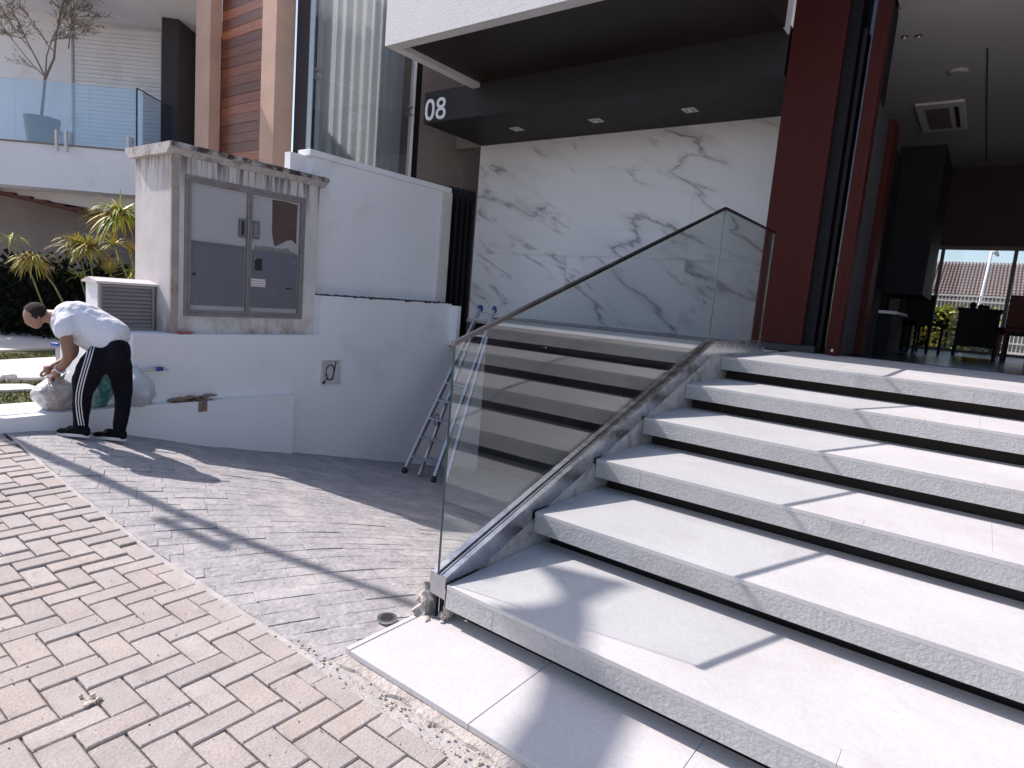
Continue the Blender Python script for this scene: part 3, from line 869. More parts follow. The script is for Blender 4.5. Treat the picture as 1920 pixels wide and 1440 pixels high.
for k, (x, y) in enumerate(((-1.19, 8.30), (-1.06, 8.33))):
    t_ = thing('spotlight', (x, y, 4.6), ['small chrome ceiling spot of the hall pair, the one beside the red jamb', 'small chrome ceiling spot of the hall pair, the one further from the red jamb'][k], 'spotlight', 'pair of hall ceiling spots')
    tube('spot_ring', [(x, y, 4.6), (x, y, 4.585)], .032, 'rail', t_, 14)
    tube('spot_bulb', [(x, y, 4.585), (x, y, 4.572)], [.022, .012], 'label', t_, 12)
t_ = thing('smoke_detector', (-.74, 9.59, 4.6), 'round white smoke detector on the hall ceiling', 'detector')
tube('detector_body', [(-.74, 9.59, 4.6), (-.74, 9.59, 4.575), (-.74, 9.59, 4.56)], [.11, .11, .07], 'ceiling', t_, 20)
t_ = thing('air_conditioner', (-1.0, 11.4, 4.6), 'square cassette air conditioner set in the hall ceiling', 'air conditioner')
box('cassette_panel', -1.28, -.70, 10.75, 12.2, 4.565, 4.599, 'white', t_, .004)
box('intake_grille', -1.17, -.88, 10.95, 12.0, 4.558, 4.5645, 'taupe', t_)
box('air_vane', -.82, -.77, 10.95, 12.0, 4.556, 4.5645, 'black', t_)

# furniture silhouettes in the hall
def chair(x, y, rot, label, mat='black'):
    t_ = thing('dining_chair', (x, y, ZF), label, 'chair', 'dark chairs in the hall')
    c, s = math.cos(rot), math.sin(rot)
    T = lambda p: Vector((x + c * p.x - s * p.y, y + s * p.x + c * p.y, p.z + ZF))
    box('seat', -.22, .22, -.22, .22, .42, .48, mat, t_, .01, T)
    bm = bmesh.new(); bm_box(bm, -.21, .21, .20, .24, .48, .92, .015, T, 2); add_bm('backrest', bm, mat, t_)
    for a in (-.2, .17):
        for b in (-.2, .18): box('leg', a, a + .03, b, b + .03, 0, .42, mat, t_, 0, T)
    return t_
chair(-.80, 11.9, .5, 'dark upholstered chair left of the dark table, seen against the hedge')
chair(.36, 11.2, PI + .2, 'dark red chair at the right edge, half out of the picture', 'red')
chair(-1.12, 12.4, 1.3, 'dark low chair beside the black cabinet block')
t_ = thing('hall_table', (-.1, 12.2, ZF), 'large black table seen against the garden window', 'table')
box('table_top', -.40, .16, 11.95, 12.8, ZF + .70, ZF + .75, 'black', t_, .005)
box('table_apron', -.38, .14, 11.97, 12.75, ZF + .16, ZF + .6995, 'black', t_)
for a in (-.39, .12):
    for b in (12.0, 12.7): box('leg', a, a + .03, b, b + .03, ZF, ZF + .16, 'black', t_)
t_ = thing('hall_bench', (.3, 12.4, ZF), 'dark low bench running right from the black table', 'bench')
box('seat', .17, 1.6, 12.2, 12.6, ZF + .38, ZF + .46, 'black', t_)
for a in (.25, 1.5): box('leg', a, a + .05, 12.25, 12.3, ZF, ZF + .38, 'black', t_)
for k, (x, h) in enumerate(((-.22, .10), (-.12, .07), (-.05, .06))):
    tt = tube('ornament', [(x, 12.1, ZF + .75), (x, 12.1, ZF + .75 + h * .5), (x, 12.1, ZF + .75 + h)], [.03, .045, .02], 'black', None, 10)
    tag(tt, ['tall narrow dark ornament at the left end of the table', 'small dark ornament in the middle of the table row', 'small dark ornament at the right end of the table row'][k], 'ornament', 'ornaments on the hall table')

# beyond the hall: garden, fence, roof, lamp post
box('back_garden', -40, 60, 15.2, 120, .7, 1.0, 'earth')['kind'] = 'structure'
def leaf_cloud(name, box_, n, size, mats, parent=None, seed=1):
    rnd = random.Random(seed); bm = bmesh.new()
    x0, x1, y0, y1, z0, z1 = box_
    for k in range(n):
        c = Vector((rnd.uniform(x0, x1), rnd.uniform(y0, y1), rnd.uniform(z0, z1)))
        c.z -= 0.12 * (z1 - z0) * (1 + noise.noise(c * 2))
        d = Vector((rnd.gauss(0, 1), rnd.gauss(0, 1), rnd.gauss(0, .7))).normalized(); s = d.cross(Vector((rnd.gauss(0, 1), rnd.gauss(0, 1), rnd.gauss(0, 1)))).normalized()
        L = size * rnd.uniform(.6, 1.3)
        vs = [bm.verts.new(c), bm.verts.new(c + d * L * .5 + s * L * .28), bm.verts.new(c + d * L), bm.verts.new(c + d * L * .5 - s * L * .28)]
        f = bm.faces.new(vs); f.material_index = rnd.randrange(len(mats))
    vs = [v.co for v in bm.verts]
    me = bpy.data.meshes.new(name)
    c = Vector(((x0 + x1) / 2, (y0 + y1) / 2, z0))
    bmesh.ops.translate(bm, verts=bm.verts, vec=-c); bm.to_mesh(me); bm.free()
    for mm in mats: me.materials.append(M[mm])
    return link_mesh(name, me, c, None, parent)
t_ = thing('garden_hedge', (0, 18, 1.0), 'sunlit yellow green hedge behind the hall window', 'hedge')
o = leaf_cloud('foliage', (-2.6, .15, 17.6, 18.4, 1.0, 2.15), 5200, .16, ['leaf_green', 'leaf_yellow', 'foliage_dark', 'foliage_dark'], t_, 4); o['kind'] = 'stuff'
t_ = thing('picket_fence', (0, 20, 1.0), 'white metal garden fence beyond the hedge', 'fence')
for x in fr(-3.5, 3.0, 80): box('picket', x, x + .022, 20, 20.02, 1.0, 2.42, 'white', t_)
for z in (2.28, 2.42, 1.3): box('fence_rail', -3.5, 3.0, 19.98, 20.04, z, z + .035, 'white', t_)
t_ = thing('tiled_house', (0, 30, 1.0), 'low house with a grey brown tiled roof behind the garden fence', 'house')
box('wall', -4.0, 2.2, 28.5, 36, 1.0, 2.9, 'taupe', t_)
# tiled roof slope: rows of barrel tiles (stuff past the countable ones)
bm = bmesh.new()
rows, cols = 13, 34
for r_ in range(rows):
    for c_ in range(cols):
        xa = -2.1 + c_ * .11; ya = 28.0 + r_ * .22; za = 2.75 + r_ * .118
        n = 5
        A = [bm.verts.new((xa + .11 * k / n, ya, za + .05 * math.sin(PI * k / n) + .03)) for k in range(n + 1)]
        B = [bm.verts.new((xa + .11 * k / n, ya + .24, za + .118 + .05 * math.sin(PI * k / n))) for k in range(n + 1)]
        for k in range(n): bm.faces.new((A[k], A[k + 1], B[k + 1], B[k]))
o = add_bm('roof_tiles', bm, 'offwhite', t_); o['kind'] = 'stuff'; o.data.materials.clear(); o.data.materials.append(surf('roof_clay', (0.27, 0.19, 0.17), .9, .2, 6))
prism('gable_roof', [(28.0, 2.72), (30.85, 4.24), (33.7, 2.72)], 'x', -2.1, 1.65, 'taupe', t_)
t_ = thing('lamp_post', (-.35, 24, 1.0), 'white garden lamp post in front of the tiled roof', 'lamp post')
tube('post', [(-.33, 24, 1.0), (-.22, 24, 4.0)], [.05, .035], 'white', t_)
tube('lamp_head', [(-.22, 24, 4.0), (-.12, 24, 3.98), (-.04, 24, 3.86)], [.05, .07, .03], 'doorgrey', t_)

# ------------------------------------------------------------ boundary wall with meter cabinet (left)
bw = thing('boundary_wall', (-5.8, 3.5, 0), 'low white painted wall stepping along the driveway below the meter cabinet', 'wall')
WX = -5.65
# front wall as a profile in (y,z)
prism('wall_body', [(2.44, -.3), (2.44, .26), (2.29, .26), (2.29, .84), (4.12, .84), (4.12, 1.26), (6.16, 1.26), (6.16, .70), (6.95, .70), (6.95, -2.0), (4.0, -1.4)], 'x', WX - .30, WX, 'white', bw)
box('wall_left_stub', WX - .85, WX - .0105 - .02, 2.30, 2.4395, .24, .5395, 'offwhite', bw)
box('ledge_slab', -6.55, WX - .3005, 2.05, 4.3, -.2, .838, 'white', bw)
prism('kerb_ledge', [(.2, -.2), (.2, .235), (1.4, .235), (2.29, .25), (3.78, .235), (3.78, -.95)], 'x', WX + .0005, WX + .10, 'white', bw)
prism('kerb_top', [(.2, -.2), (.2, .234), (2.289, .248), (2.289, -.2)], 'x', WX - .42, WX, 'white', bw)
# grime along the exposed joint of the step
bm = bmesh.new()
for k in range(330):
    y = random.uniform(4.13, 6.12)
    lump(bm, (WX - random.uniform(.005, .2), y, 1.262), random.uniform(.008, .026), k, .6, 3, 1, (1, 1.6, .7))
add_bm('grime_crust', bm, 'grime', bw)['kind'] = 'stuff'
box('wall_end_return', WX - .02, WX + .12, 6.161, 6.22, .72, 1.24, 'white', bw)

uw = thing('upper_wall', (-5.95, 5.1, .8), 'tall smooth white wall with a flat coping behind the stepped wall', 'wall')
box('wall_body', -6.05, -5.90, 4.14, 6.22, .8, 2.70, 'white', uw)
box('wall_core', -6.05, -5.951, 3.9, 4.1395, .8, 2.70, 'white', uw)
box('coping', -6.09, -5.875, 4.08, 6.26, 2.7005, 2.765, 'white', uw, .004)
box('wall_pilaster', -5.90, -5.86, 6.10, 6.26, 1.27, 2.70, 'offwhite', uw)

mc = thing('meter_cabinet', (-6.1, 3.36, .84), 'weathered cream masonry cabinet with two grey metal meter doors and a mouldy coping', 'cabinet')
CX = -5.755
# body with an opening: frame pieces around the doors
box('masonry_body', -6.48, CX - .05, 2.64, 4.13, .84, 2.40, 'streak', mc, .004)
D0, D1, E0, E1 = 2.745, 3.965, 1.0, 2.235
for a, b, c, d in ((2.64, D0, .84, 2.40), (D1, 4.13, .84, 2.40)):
    box('masonry_pier', CX - .0495, CX, a, b, c, d, 'streak', mc)
box('masonry_sill', CX - .0495, CX, D0 + .0005, D1 - .0005, .84, E0, 'streak', mc)
box('masonry_lintel', CX - .0495, CX, D0 + .0005, D1 - .0005, E1, 2.40, 'streak', mc)
box('corner_patch', CX - .02, CX + .004, 2.636, 2.70, .85, 2.37, 'patch', mc).data.materials[0] = surf('brown_stained_render', (.40, .33, .29), .9, .15, 5, dirt=(.25, .18, .14), dirt_scale=5, dirt_lo=.5)
# coping with a cavetto
prism('coping', [(-6.48, 2.38), (-6.56, 2.435), (-6.56, 2.47), (-5.69, 2.47), (-5.69, 2.435), (-5.745, 2.38)], 'y', 2.585, 4.19, surf('weathered_coping', (0.56, 0.52, 0.49), .95, .12, 6, 40, .15, .8, 40, .008, dirt=(0.16, 0.13, 0.115), dirt_scale=7, dirt_lo=.50), mc)
bm = bmesh.new()
for k in range(420):
    y = 2.62 + 1.56 * random.random() ** .8
    lump(bm, (-5.695 - random.uniform(0, .10), y, random.choice((2.44, 2.468, 2.47))), random.uniform(.006, .022), k, .6, 3, 1, (.5, 1.7, .6))
add_bm('mould_crust', bm, 'grime', mc)['kind'] = 'stuff'
M['mouldy'] = surf('mouldy_coping', (0.56, 0.52, 0.49), .95, .12, 6, 40, .15, .8, 40, .008, dirt=(0.05, 0.04, 0.035), dirt_scale=6.0, dirt_lo=.37)
prism('coping_edge', [(-5.76, 2.4705), (-5.76, 2.478), (-5.684, 2.476), (-5.684, 2.432), (-5.6895, 2.432), (-5.6895, 2.4705)], 'y', 2.60, 4.195, 'mouldy', mc)
# steel frame and doors
F = CX + .012
bm = bmesh.new()
for (a, b, c, d) in ((D0, D0 + .03, E0, E1), (D1 - .03, D1, E0, E1)):
    bm_box(bm, CX - .045, F, a, b, c, d)
for (c, d) in ((E0, E0 + .03), (E1 - .03, E1)):
    bm_box(bm, CX - .045, F, D0 + .03, D1 - .03, c, d)
add_bm('door_frame', bm, 'doorframe', mc)
ym = 3.355
def door(a, b, right):
    d = box('meter_door', CX - .03, CX - .012, a, b, E0 + .032, E1 - .032, 'doorgrey', mc)
    # rim of angle section
    bm = bmesh.new()
    for (p, q, r_, s_) in ((a, a + .022, E0 + .032, E1 - .032), (b - .022, b, E0 + .032, E1 - .032)): bm_box(bm, CX - .0118, F + .004, p, q, r_, s_)
    for (r_, s_) in ((E0 + .032, E0 + .054), (E1 - .054, E1 - .032)): bm_box(bm, CX - .0118, F + .004, a + .022, b - .022, r_, s_)
    add_bm('door_rim', bm, 'doorframe', d)
    lo0, lo1 = E0 + .10, 1.655
    pn = box('lower_panel', CX - .0116, CX - .002, a + .03, b - .035, lo0, lo1, 'doordark', d)
    bm = bmesh.new()
    for yy in (a + .07, b - .08):
        for zz in (lo0 + .06, lo1 - .08): bm_tube(bm, [(CX - .002, yy, zz), (CX + .003, yy, zz)], .012, 10)
    add_bm('bolt', bm, 'doorframe', d)
    if not right:
        box('panel_trim', CX - .0116, CX + .002, a + .024, b - .026, lo1 + .002, lo1 + .02, 'doordark', d)
        bm = bmesh.new(); bm_tube(bm, [(CX - .002, a + .06, 1.38), (CX + .006, a + .06, 1.38)], .014, 10); add_bm('lock', bm, 'blackplastic', d)
        box('door_handle', CX - .0116, F + .006, b - .10, b - .026, 1.76, 1.93, 'doordark', d, .003)
        box('handle_slot', F + .0062, F + .009, b - .085, b - .06, 1.78, 1.91, 'blackplastic', d)
    else:
        box('door_handle', CX - .0116, CX + .008, a + .03, a + .105, 1.76, 1.93, 'doordark', d, .003)
        box('handle_slot', CX + .0082, CX + .011, a + .045, a + .085, 1.78, 1.91, 'doorframe', d)
        # bare mortar patch with a ragged outline
        rnd = random.Random(3); pts = []
        for y_, z_ in ((3.60, 2.16), (3.73, 2.165), (3.88, 2.16), (3.885, 2.0), (3.88, 1.82), (3.875, 1.76), (3.82, 1.80), (3.76, 1.785), (3.70, 1.74), (3.64, 1.71), (3.62, 1.76), (3.60, 1.86), (3.605, 2.0)):
            pts.append((y_ + rnd.uniform(-.006, .006), z_ + rnd.uniform(-.006, .006)))
        prism('bare_patch', pts, 'x', CX - .0118, CX - .0085, 'patch', d)
        pts = [(3.42 + .45 * k / 12, 1.69 + rnd.uniform(-.015, .022)) for k in range(13)] + [(3.87, 1.658), (3.42, 1.658)]
        prism('bare_patch', pts, 'x', CX - .0118, CX - .0095, 'patch', d).data.materials[0] = M['doorframe']
        box('inspection_window', CX - .0018, CX + .001, a + .065, a + .145, 1.46, 1.58, 'blackplastic', d, .002)
        bm = bmesh.new(); bm_box(bm, CX - .0019, CX + .0, a + .05, a + .16, 1.445, 1.595); add_bm('window_rim', bm, 'doordark', d)
        lb = box('paper_label', CX - .0018, CX - .0005, a + .02, a + .185, 1.305, 1.38, 'label', d)
        bm = bmesh.new()
        for r_ in range(3):
            x = a + .03
            while x < a + .17:
                wd = random.uniform(.008, .022); bm_box(bm, CX - .0004, CX + .0002, x, x + wd, 1.36 - r_ * .02 - .004, 1.36 - r_ * .02 + .003); x += wd + .006
        add_bm('printed_text', bm, 'ink', d)
        box('name_plate', CX - .0018, CX + .001, b - .16, b - .09, 1.30, 1.312, 'blackplastic', d)
door(D0 + .032, ym - .002, False)
door(ym + .002, D1 - .032, True)

# louvred gas box left of the cabinet
lb = thing('louvred_box', (-6.25, 2.45, .84), 'small white masonry box with a brown louvred door beside the meter cabinet', 'utility box')
LX = -6.02
box('box_body', -6.30, LX - .03, 2.17, 2.62, .838, 1.235, 'white', lb)
prism('box_lid', [(-6.33, 1.2355), (-6.33, 1.25), (-6.18, 1.285), (-6.00, 1.255), (-6.00, 1.2355)], 'y', 2.145, 2.645, 'offwhite', lb)
bm = bmesh.new()
for (a, b, c, d) in ((2.175, 2.195, .845, 1.23), (2.595, 2.615, .845, 1.23)): bm_box(bm, LX - .029, LX + .004, a, b, c, d)
for (c, d) in ((.845, .865), (1.21, 1.23)): bm_box(bm, LX - .029, LX + .004, 2.195, 2.595, c, d)
add_bm('louver_frame', bm, 'louver', lb)
for k in range(10):
    z = .873 + k * .034
    prism('louver_slat', [(LX - .025, z + .030), (LX - .001, z), (LX + .002, z + .004), (LX - .022, z + .034)], 'y', 2.197, 2.593, 'louver', lb)

# junction box with cable loop
jb = thing('junction_box', (WX, 4.27, .29), 'open recessed junction box with a looped black cable in the white wall', 'junction box')
bm = bmesh.new()
y0, y1, z0, z1 = 4.16, 4.41, .30, .57
for (a, b, c, d) in ((y0, y0 + .012, z0, z1), (y1 - .03, y1, z0, z1), (y0 + .012, y1 - .03, z1 - .012, z1), (y0 + .012, y1 - .03, z0, z0 + .012)): bm_box(bm, WX + .0005, WX + .022, a, b, c, d)
add_bm('box_frame', bm, 'plastic_white', jb)
box('box_back', WX + .0005, WX + .003, y0 + .012, y1 - .03, z0 + .012, z1 - .012, 'plastic_white', jb)
pts = [(WX + .012, 4.19, .32)]
for k in range(22):
    a = -2.2 + k * .36
    pts.append((WX + .014 + .0006 * k, 4.27 + .055 * math.cos(a), .435 + .085 * math.sin(a)))
pts.append((WX + .012, 4.35, .555))
tube('cable', pts, .0055, 'blackplastic', jb, 6)
tube('cable_gland', [(WX + .008, 4.18, .318), (WX + .02, 4.205, .33)], .014, 'blackplastic', jb)

# tap recess, pipe
tp = thing('water_tap', (WX, 2.45, .53), 'white water pipe with a blue tap sticking out of the white wall', 'tap')
tube('pipe', [(WX - .10, 2.31, .53), (WX + .02, 2.31, .535), (WX + .035, 2.34, .54), (WX + .04, 2.46, .545)], .012, 'plastic_white', tp)
tube('valve', [(WX + .04, 2.455, .545), (WX + .04, 2.51, .548)], .018, 'blue', tp)
tube('spout', [(WX + .04, 2.50, .548), (WX + .06, 2.53, .545), (WX + .07, 2.54, .53)], [.013, .012, .010], 'ladder_alu', tp)

bm = bmesh.new(); lump(bm, (WX - .06, 2.74, .853), .05, 2, .5, 4, 2, (.7, 1.6, .35))
tag(add_bm('plastic_scrap', bm, 'redplastic'), 'small crumpled pink red scrap on the ledge under the meter cabinet', 'litter')
# torn cardboard on the kerb ledge
cb = thing('cardboard_scraps', (WX + .05, 2.85, .25), 'torn brown cardboard pieces lying on the white ledge', 'cardboard')
for k, (a, b, c, r1) in enumerate(((2.70, .27, .20, .3), (2.80, .255, .16, -.4), (2.90, .275, .14, .2), (2.83, .20, .10, 1.2), (2.62, .262, .12, .1))):
    bm = bmesh.new()
    n = 6
    t = bmesh.new(); bmesh.ops.create_grid(t, x_segments=6, y_segments=4, size=.5)
    for v in t.verts:
        x, y = v.co.x * .09, v.co.y * c
        z = .018 * math.sin(v.co.y * 7 + k) + .012 * noise.noise(Vector((x * 30, y * 20, k)))
        if k == 3: v.co = Vector((WX + .108 + z * .3, a + y * .8, b + x))
        else: v.co = Vector((WX + .05 + x * 1.1, a + y * math.cos(r1 * .3), b + abs(z) + y * .12))
    bmesh.ops.solidify(t, geom=t.faces[:], thickness=.004)
    join_bm(bm, t); add_bm('cardboard_piece', bm, 'cardboard', cb)

# slatted black fence beyond the wall end
fx = thing('slatted_fence', (-5.95, 6.8, 1.26), 'black vertical slat fence between the white wall and the marble wall', 'fence')
for k in range(5):
    y = 6.28 + k * .112
    box('fence_slat', -5.98, -5.91, y, y + .055, .75, 2.80 + .004 * k, 'black', fx)
box('fence_rail', -6.02, -5.985, 6.25, 6.80, 1.5, 1.56, 'black', fx)
box('fence_backing', -6.08, -6.03, 6.27, 6.80, .75, 2.72, 'black', fx)
# garage interior beneath the house; its shade is put into the dark wall colour
box('garage_back_wall', -6.6, 2.5, 11.5, 11.7, -2.6, .89, 'dkgrey')['kind'] = 'structure'
box('garage_side_wall', -5.95, -5.9505 + .25, 6.951, 11.5, -2.6, .89, 'dkgrey')['kind'] = 'structure'
box('garage_right_wall', -1.73, -1.6, 6.055, 11.5, -2.6, .89, 'dkgrey')['kind'] = 'structure'

# ------------------------------------------------------------ ladder
ld = thing('ladder', (-4.7, 4.75, gz(-4.7, 4.75)), 'aluminium folding ladder with blue end caps leaning behind the glass railing', 'ladder')
a0, a1 = Vector((-4.91, 4.77, gz(-4.91, 4.77) + .01)), Vector((-5.42, 6.48, 1.225))
b0, b1 = Vector((-4.49, 4.80, gz(-4.49, 4.80) + .01)), Vector((-5.18, 6.48, 1.225))
bar('rail', a0, a1, .028, .062, 'ladder_alu', ld); bar('rail', b0, b1, .028, .062, 'ladder_alu', ld)
for q in ((a0, a1), (b0, b1)):
    d = (q[1] - q[0]).normalized()
    bar('end_cap', q[1] - d * .02, q[1] + d * .04, .045, .075, 'blue', ld)
    bar('foot', q[0] - d * .008, q[0] + d * .05, .036, .070, 'blackplastic', ld)
for k in range(9):
    t = .085 + k * .105
    p, q = a0.lerp(a1, t), b0.lerp(b1, t)
    bar('rung', p, q, .060, .022, 'ladder_alu', ld)
off = Vector((.10, .10, .0))
c0, c1 = a0 + Vector((.12, .12, -.02)), a0.lerp(a1, .80) + Vector((.05, .03, .02))
e0, e1 = b0 + Vector((.13, .05, -.02)), b0.lerp(b1, .80) + Vector((.05, .0, .02))
c0.z = gz(c0.x, c0.y) + .005; e0.z = gz(e0.x, e0.y) + .005
bar('rear_rail', c0, c1, .025, .05, 'ladder_alu', ld); bar('rear_rail', e0, e1, .030, .055, 'ladder_alu', ld)
for k in range(4):
    t = .12 + k * .24
    bar('rear_brace', c0.lerp(c1, t), e0.lerp(e1, t), .03, .012, 'ladder_alu', ld)
pts = []
for k in range(14):
    a = 2 * PI * k / 13
    p = a0.lerp(b0, .25) + (a1 - a0) * .30
    pts.append(p + Vector((.035 * math.cos(a), .0, .075 * math.sin(a) - .02)))
tube('cord', pts, .006, 'blackplastic', ld, 6)

# drain cap in the slate
t_ = thing('drain_cap', (-1.86, 1.76, gz(-1.86, 1.76)), 'small round metal drain cap set in the slate beside the landing', 'drain')
bm = bmesh.new()
n = 24
for (r0, r1, z0) in ((.030, .042, .006),):
    A = [bm.verts.new((-1.86 + r0 * math.cos(2 * PI * k / n), 1.76 + r0 * math.sin(2 * PI * k / n), z0)) for k in range(n)]
    B = [bm.verts.new((-1.86 + r1 * math.cos(2 * PI * k / n), 1.76 + r1 * math.sin(2 * PI * k / n), z0)) for k in range(n)]
    Cc = [bm.verts.new((-1.86 + r1 * math.cos(2 * PI * k / n), 1.76 + r1 * math.sin(2 * PI * k / n), -.004)) for k in range(n)]
    for k in range(n):
        bm.faces.new((A[k], B[k], B[(k + 1) % n], A[(k + 1) % n])); bm.faces.new((B[k], Cc[k], Cc[(k + 1) % n], B[(k + 1) % n]))
add_bm('rim', bm, 'alu', t_)
tube('cap', [(-1.86, 1.76, -.004), (-1.86, 1.76, .0050)], .0295, 'blackplastic', t_, 20)

# crumbs and debris by the landing
bm = bmesh.new(); rnd = random.Random(11)
for k in range(520):
    x = rnd.uniform(-2.0, .4) if k % 3 else rnd.gauss(-1.35, .3)
    y = 1.405 + rnd.gauss(0, .028) - (.03 * rnd.random())
    if y > 1.432: y = 1.43
    if x < -1.76: y = min(y, 1.40)
    lump(bm, (x, y, .002), rnd.choice((.0012, .002, .0028, .0055)), k, .5, 3, 1, (1, 1, .55))
tag(add_bm('mortar_debris', bm, 'gravelly'), None, None, None, 'stuff')
bm = bmesh.new()
for k in range(260):
    x, y = rnd.uniform(-3.4, -.6), rnd.uniform(.4, 1.34)
    lump(bm, (x, y, .002), rnd.choice((.0012, .002, .003)), k, .5, 3, 1, (1, 1, .5))
tag(add_bm('grit', bm, 'grime'), None, None, None, 'stuff')
bm = bmesh.new()
for k in range(9):
    lump(bm, (-2.135 + rnd.uniform(-.03, .03), .735 + rnd.uniform(-.02, .02), .006), rnd.uniform(.005, .011), k, .5, 3, 1, (1, 1, .7))
add_bm('pebbles', bm, 'gravelly')['kind'] = 'stuff'
# sand bed in front of the landing (instead of pavers)
grid_sheet('sand_strip', fr(-2.05, 6.5, 200), fr(1.33, 1.452, 4), lambda x, y: -.004 + .004 * noise.noise(Vector((x * 12, y * 20, 0))), 'cement_line')

# ------------------------------------------------------------ neighbour's house
# local frame for its left wing, turned 37 degrees
U = Vector((0.79735965, 0.60350442, 0)); Vv = Vector((-0.60350442, 0.79735965, 0))
TL = lambda p: U * p.x + Vv * p.y + Vector((0, 0, p.z))
nh = thing('neighbour_house', (-9.5, 6.0, 0.3), 'neighbouring white house with tan stone pillars, wood cladding and tall curtained glazing', 'house')
# pillars
box('stone_pillar', -10.80, -10.35, 5.30, 5.48, .3, 7.5, 'stone_pillar', nh)
box('stone_pillar', -8.88, -8.53, 5.30, 5.60, .3, 7.5, 'stone_pillar', nh)
zb = 2.3; k = 0
while zb < 7.3:
    hgt = .145
    box('wood_board', -10.349, -8.70, 5.49 + random.uniform(0, .006), 5.53, zb + .003, zb + hgt - .003, 'wood', nh)
    zb += hgt
box('wood_backing', -10.35, -8.6, 5.535, 5.6, .3, 7.5, 'black', nh)
box('grey_column', -8.52, -8.20, 5.62, 5.75, .3, 7.5, 'dkgrey', nh)
# curtained glazing along X=-8
GXn = -8.0
box('window_pane', GXn - .012, GXn, 5.56, 7.44, 2.2, 4.275, 'glass_house', nh)
box('window_pane', GXn - .012, GXn, 5.56, 7.44, 4.285, 7.5, 'glass_house', nh)
box('window_pane', -8.12, GXn - .014, 5.56, 5.572, 2.2, 7.5, 'glass_balcony', nh)
for zz in (4.28, 2.62):
    bm = bmesh.new()
    for yy in (5.60, 7.40):
        for dy, dz_ in ((.05, .06), (-.05, .06), (.05, -.06), (-.05, -.06)):
            yq = max(5.59, min(7.43, yy + dy))
            bm_tube(bm, [(GXn + .001, yq, zz + dz_), (GXn + .02, yq, zz + dz_)], .018, 8)
            bm_bar(bm, (GXn - .02, yy, zz), (GXn - .02, yq, zz + dz_), .012, .012)
    add_bm('spider_fitting', bm, 'doorframe', nh)
box('window_frame', -8.06, GXn + .005, 7.441, 7.50, 2.2, 7.5, 'white', nh)
box('window_frame', -8.06, GXn - .01, 7.501, 7.64, 2.2, 7.5, 'black', nh)
# curtain in soft vertical folds
bm = bmesh.new()
prevv = None
n = 220
for i in range(n + 1):
    y = 5.72 + (7.42 - 5.72) * i / n
    xx = -8.20 + .055 * math.sin(y * 34 + 1.5 * math.sin(y * 5)) + .02 * math.sin(y * 71)
    c = [bm.verts.new((xx, y, 2.2)), bm.verts.new((xx, y, 7.5))]
    if prevv: f = bm.faces.new((prevv[0], c[0], c[1], prevv[1])); f.smooth = True
    prevv = c
add_bm('curtain', bm, 'curtain', nh)
box('glazing_floor', -8.9, -8.01, 5.62, 7.7, 2.0, 2.19, 'dkgrey', nh)
box('glazing_back', -9.9, -9.8, 6.6, 9.9, .3, 7.5, 'taupe', nh)
box('side_wall', -8.3, -8.0, 7.641, 10.6, .3, 8.0, 'taupe', nh)
# left wing: balcony slab, walls
box('balcony_slab', -11.5, -6.40, 10.9, 12.6, 2.585, 3.29, 'white', nh, 0, TL)
box('balcony_edge', -11.5, -6.40, 10.88, 11.0, 3.2905, 3.315, 'taupe', nh, 0, TL)
box('rear_wall', -12.5, -7.0, 12.7, 12.9, .3, 6.3, 'white_rough', nh, 0, TL)
box('rear_wall_return', -12.0, -8.70, 12.60, 12.695, 3.3, 6.3, 'white', nh, 0, TL)
bm = bmesh.new()
zb = 3.62
sh_root = box('roller_shutter', -8.68, -7.02, 12.66, 12.69, 3.55, 5.82, 'white', nh, 0, TL)
while zb < 5.78:
    box('shutter_slat', -8.66, -7.03, 12.645, 12.659, zb, zb + .068, 'white', sh_root, 0, TL); zb += .075
box('shutter_gap', -8.66, -7.03, 12.63, 12.655, 3.45, 3.545, 'dkgrey', nh, 0, TL)
box('charcoal_pier', -6.66, -6.36, 12.0, 13.2, 2.9, 6.3, 'dkgrey', nh, 0, TL)
box('charcoal_wall', -6.55, -5.6, 12.6, 13.3, 2.2, 6.3, 'dkgrey', nh, 0, TL)
prism('wing_soffit', [(-12.5, 6.10), (-5.5, 5.80), (-5.5, 6.3), (-12.5, 6.3)], 'y', 10.8, 13.3, 'white', nh, TL)
# stepped red stair string under the slab, sloping soffit
prism('stair_soffit', [(-11.5, 2.66), (-11.5, 2.584), (-6.5, 2.584), (-6.5, 2.2), (-7.3, 2.34)], 'y', 11.55, 12.5, 'white', nh, TL)
for k in range(9):
    u0 = -9.6 + k * .30; z_ = 2.56 - k * .042
    box('stair_board', u0, u0 + .34, 11.45 - .002 * k, 11.9, z_ - .055, z_, 'redstair', nh, 0, TL)
box('garden_wall', -12.5, -5.2, 12.15, 12.35, .2, 2.56, 'taupe', nh, 0, TL)
box('garden_wall_side', -5.6, -5.3, 9.6, 12.1, .2, 2.4, 'taupe', nh, 0, TL)
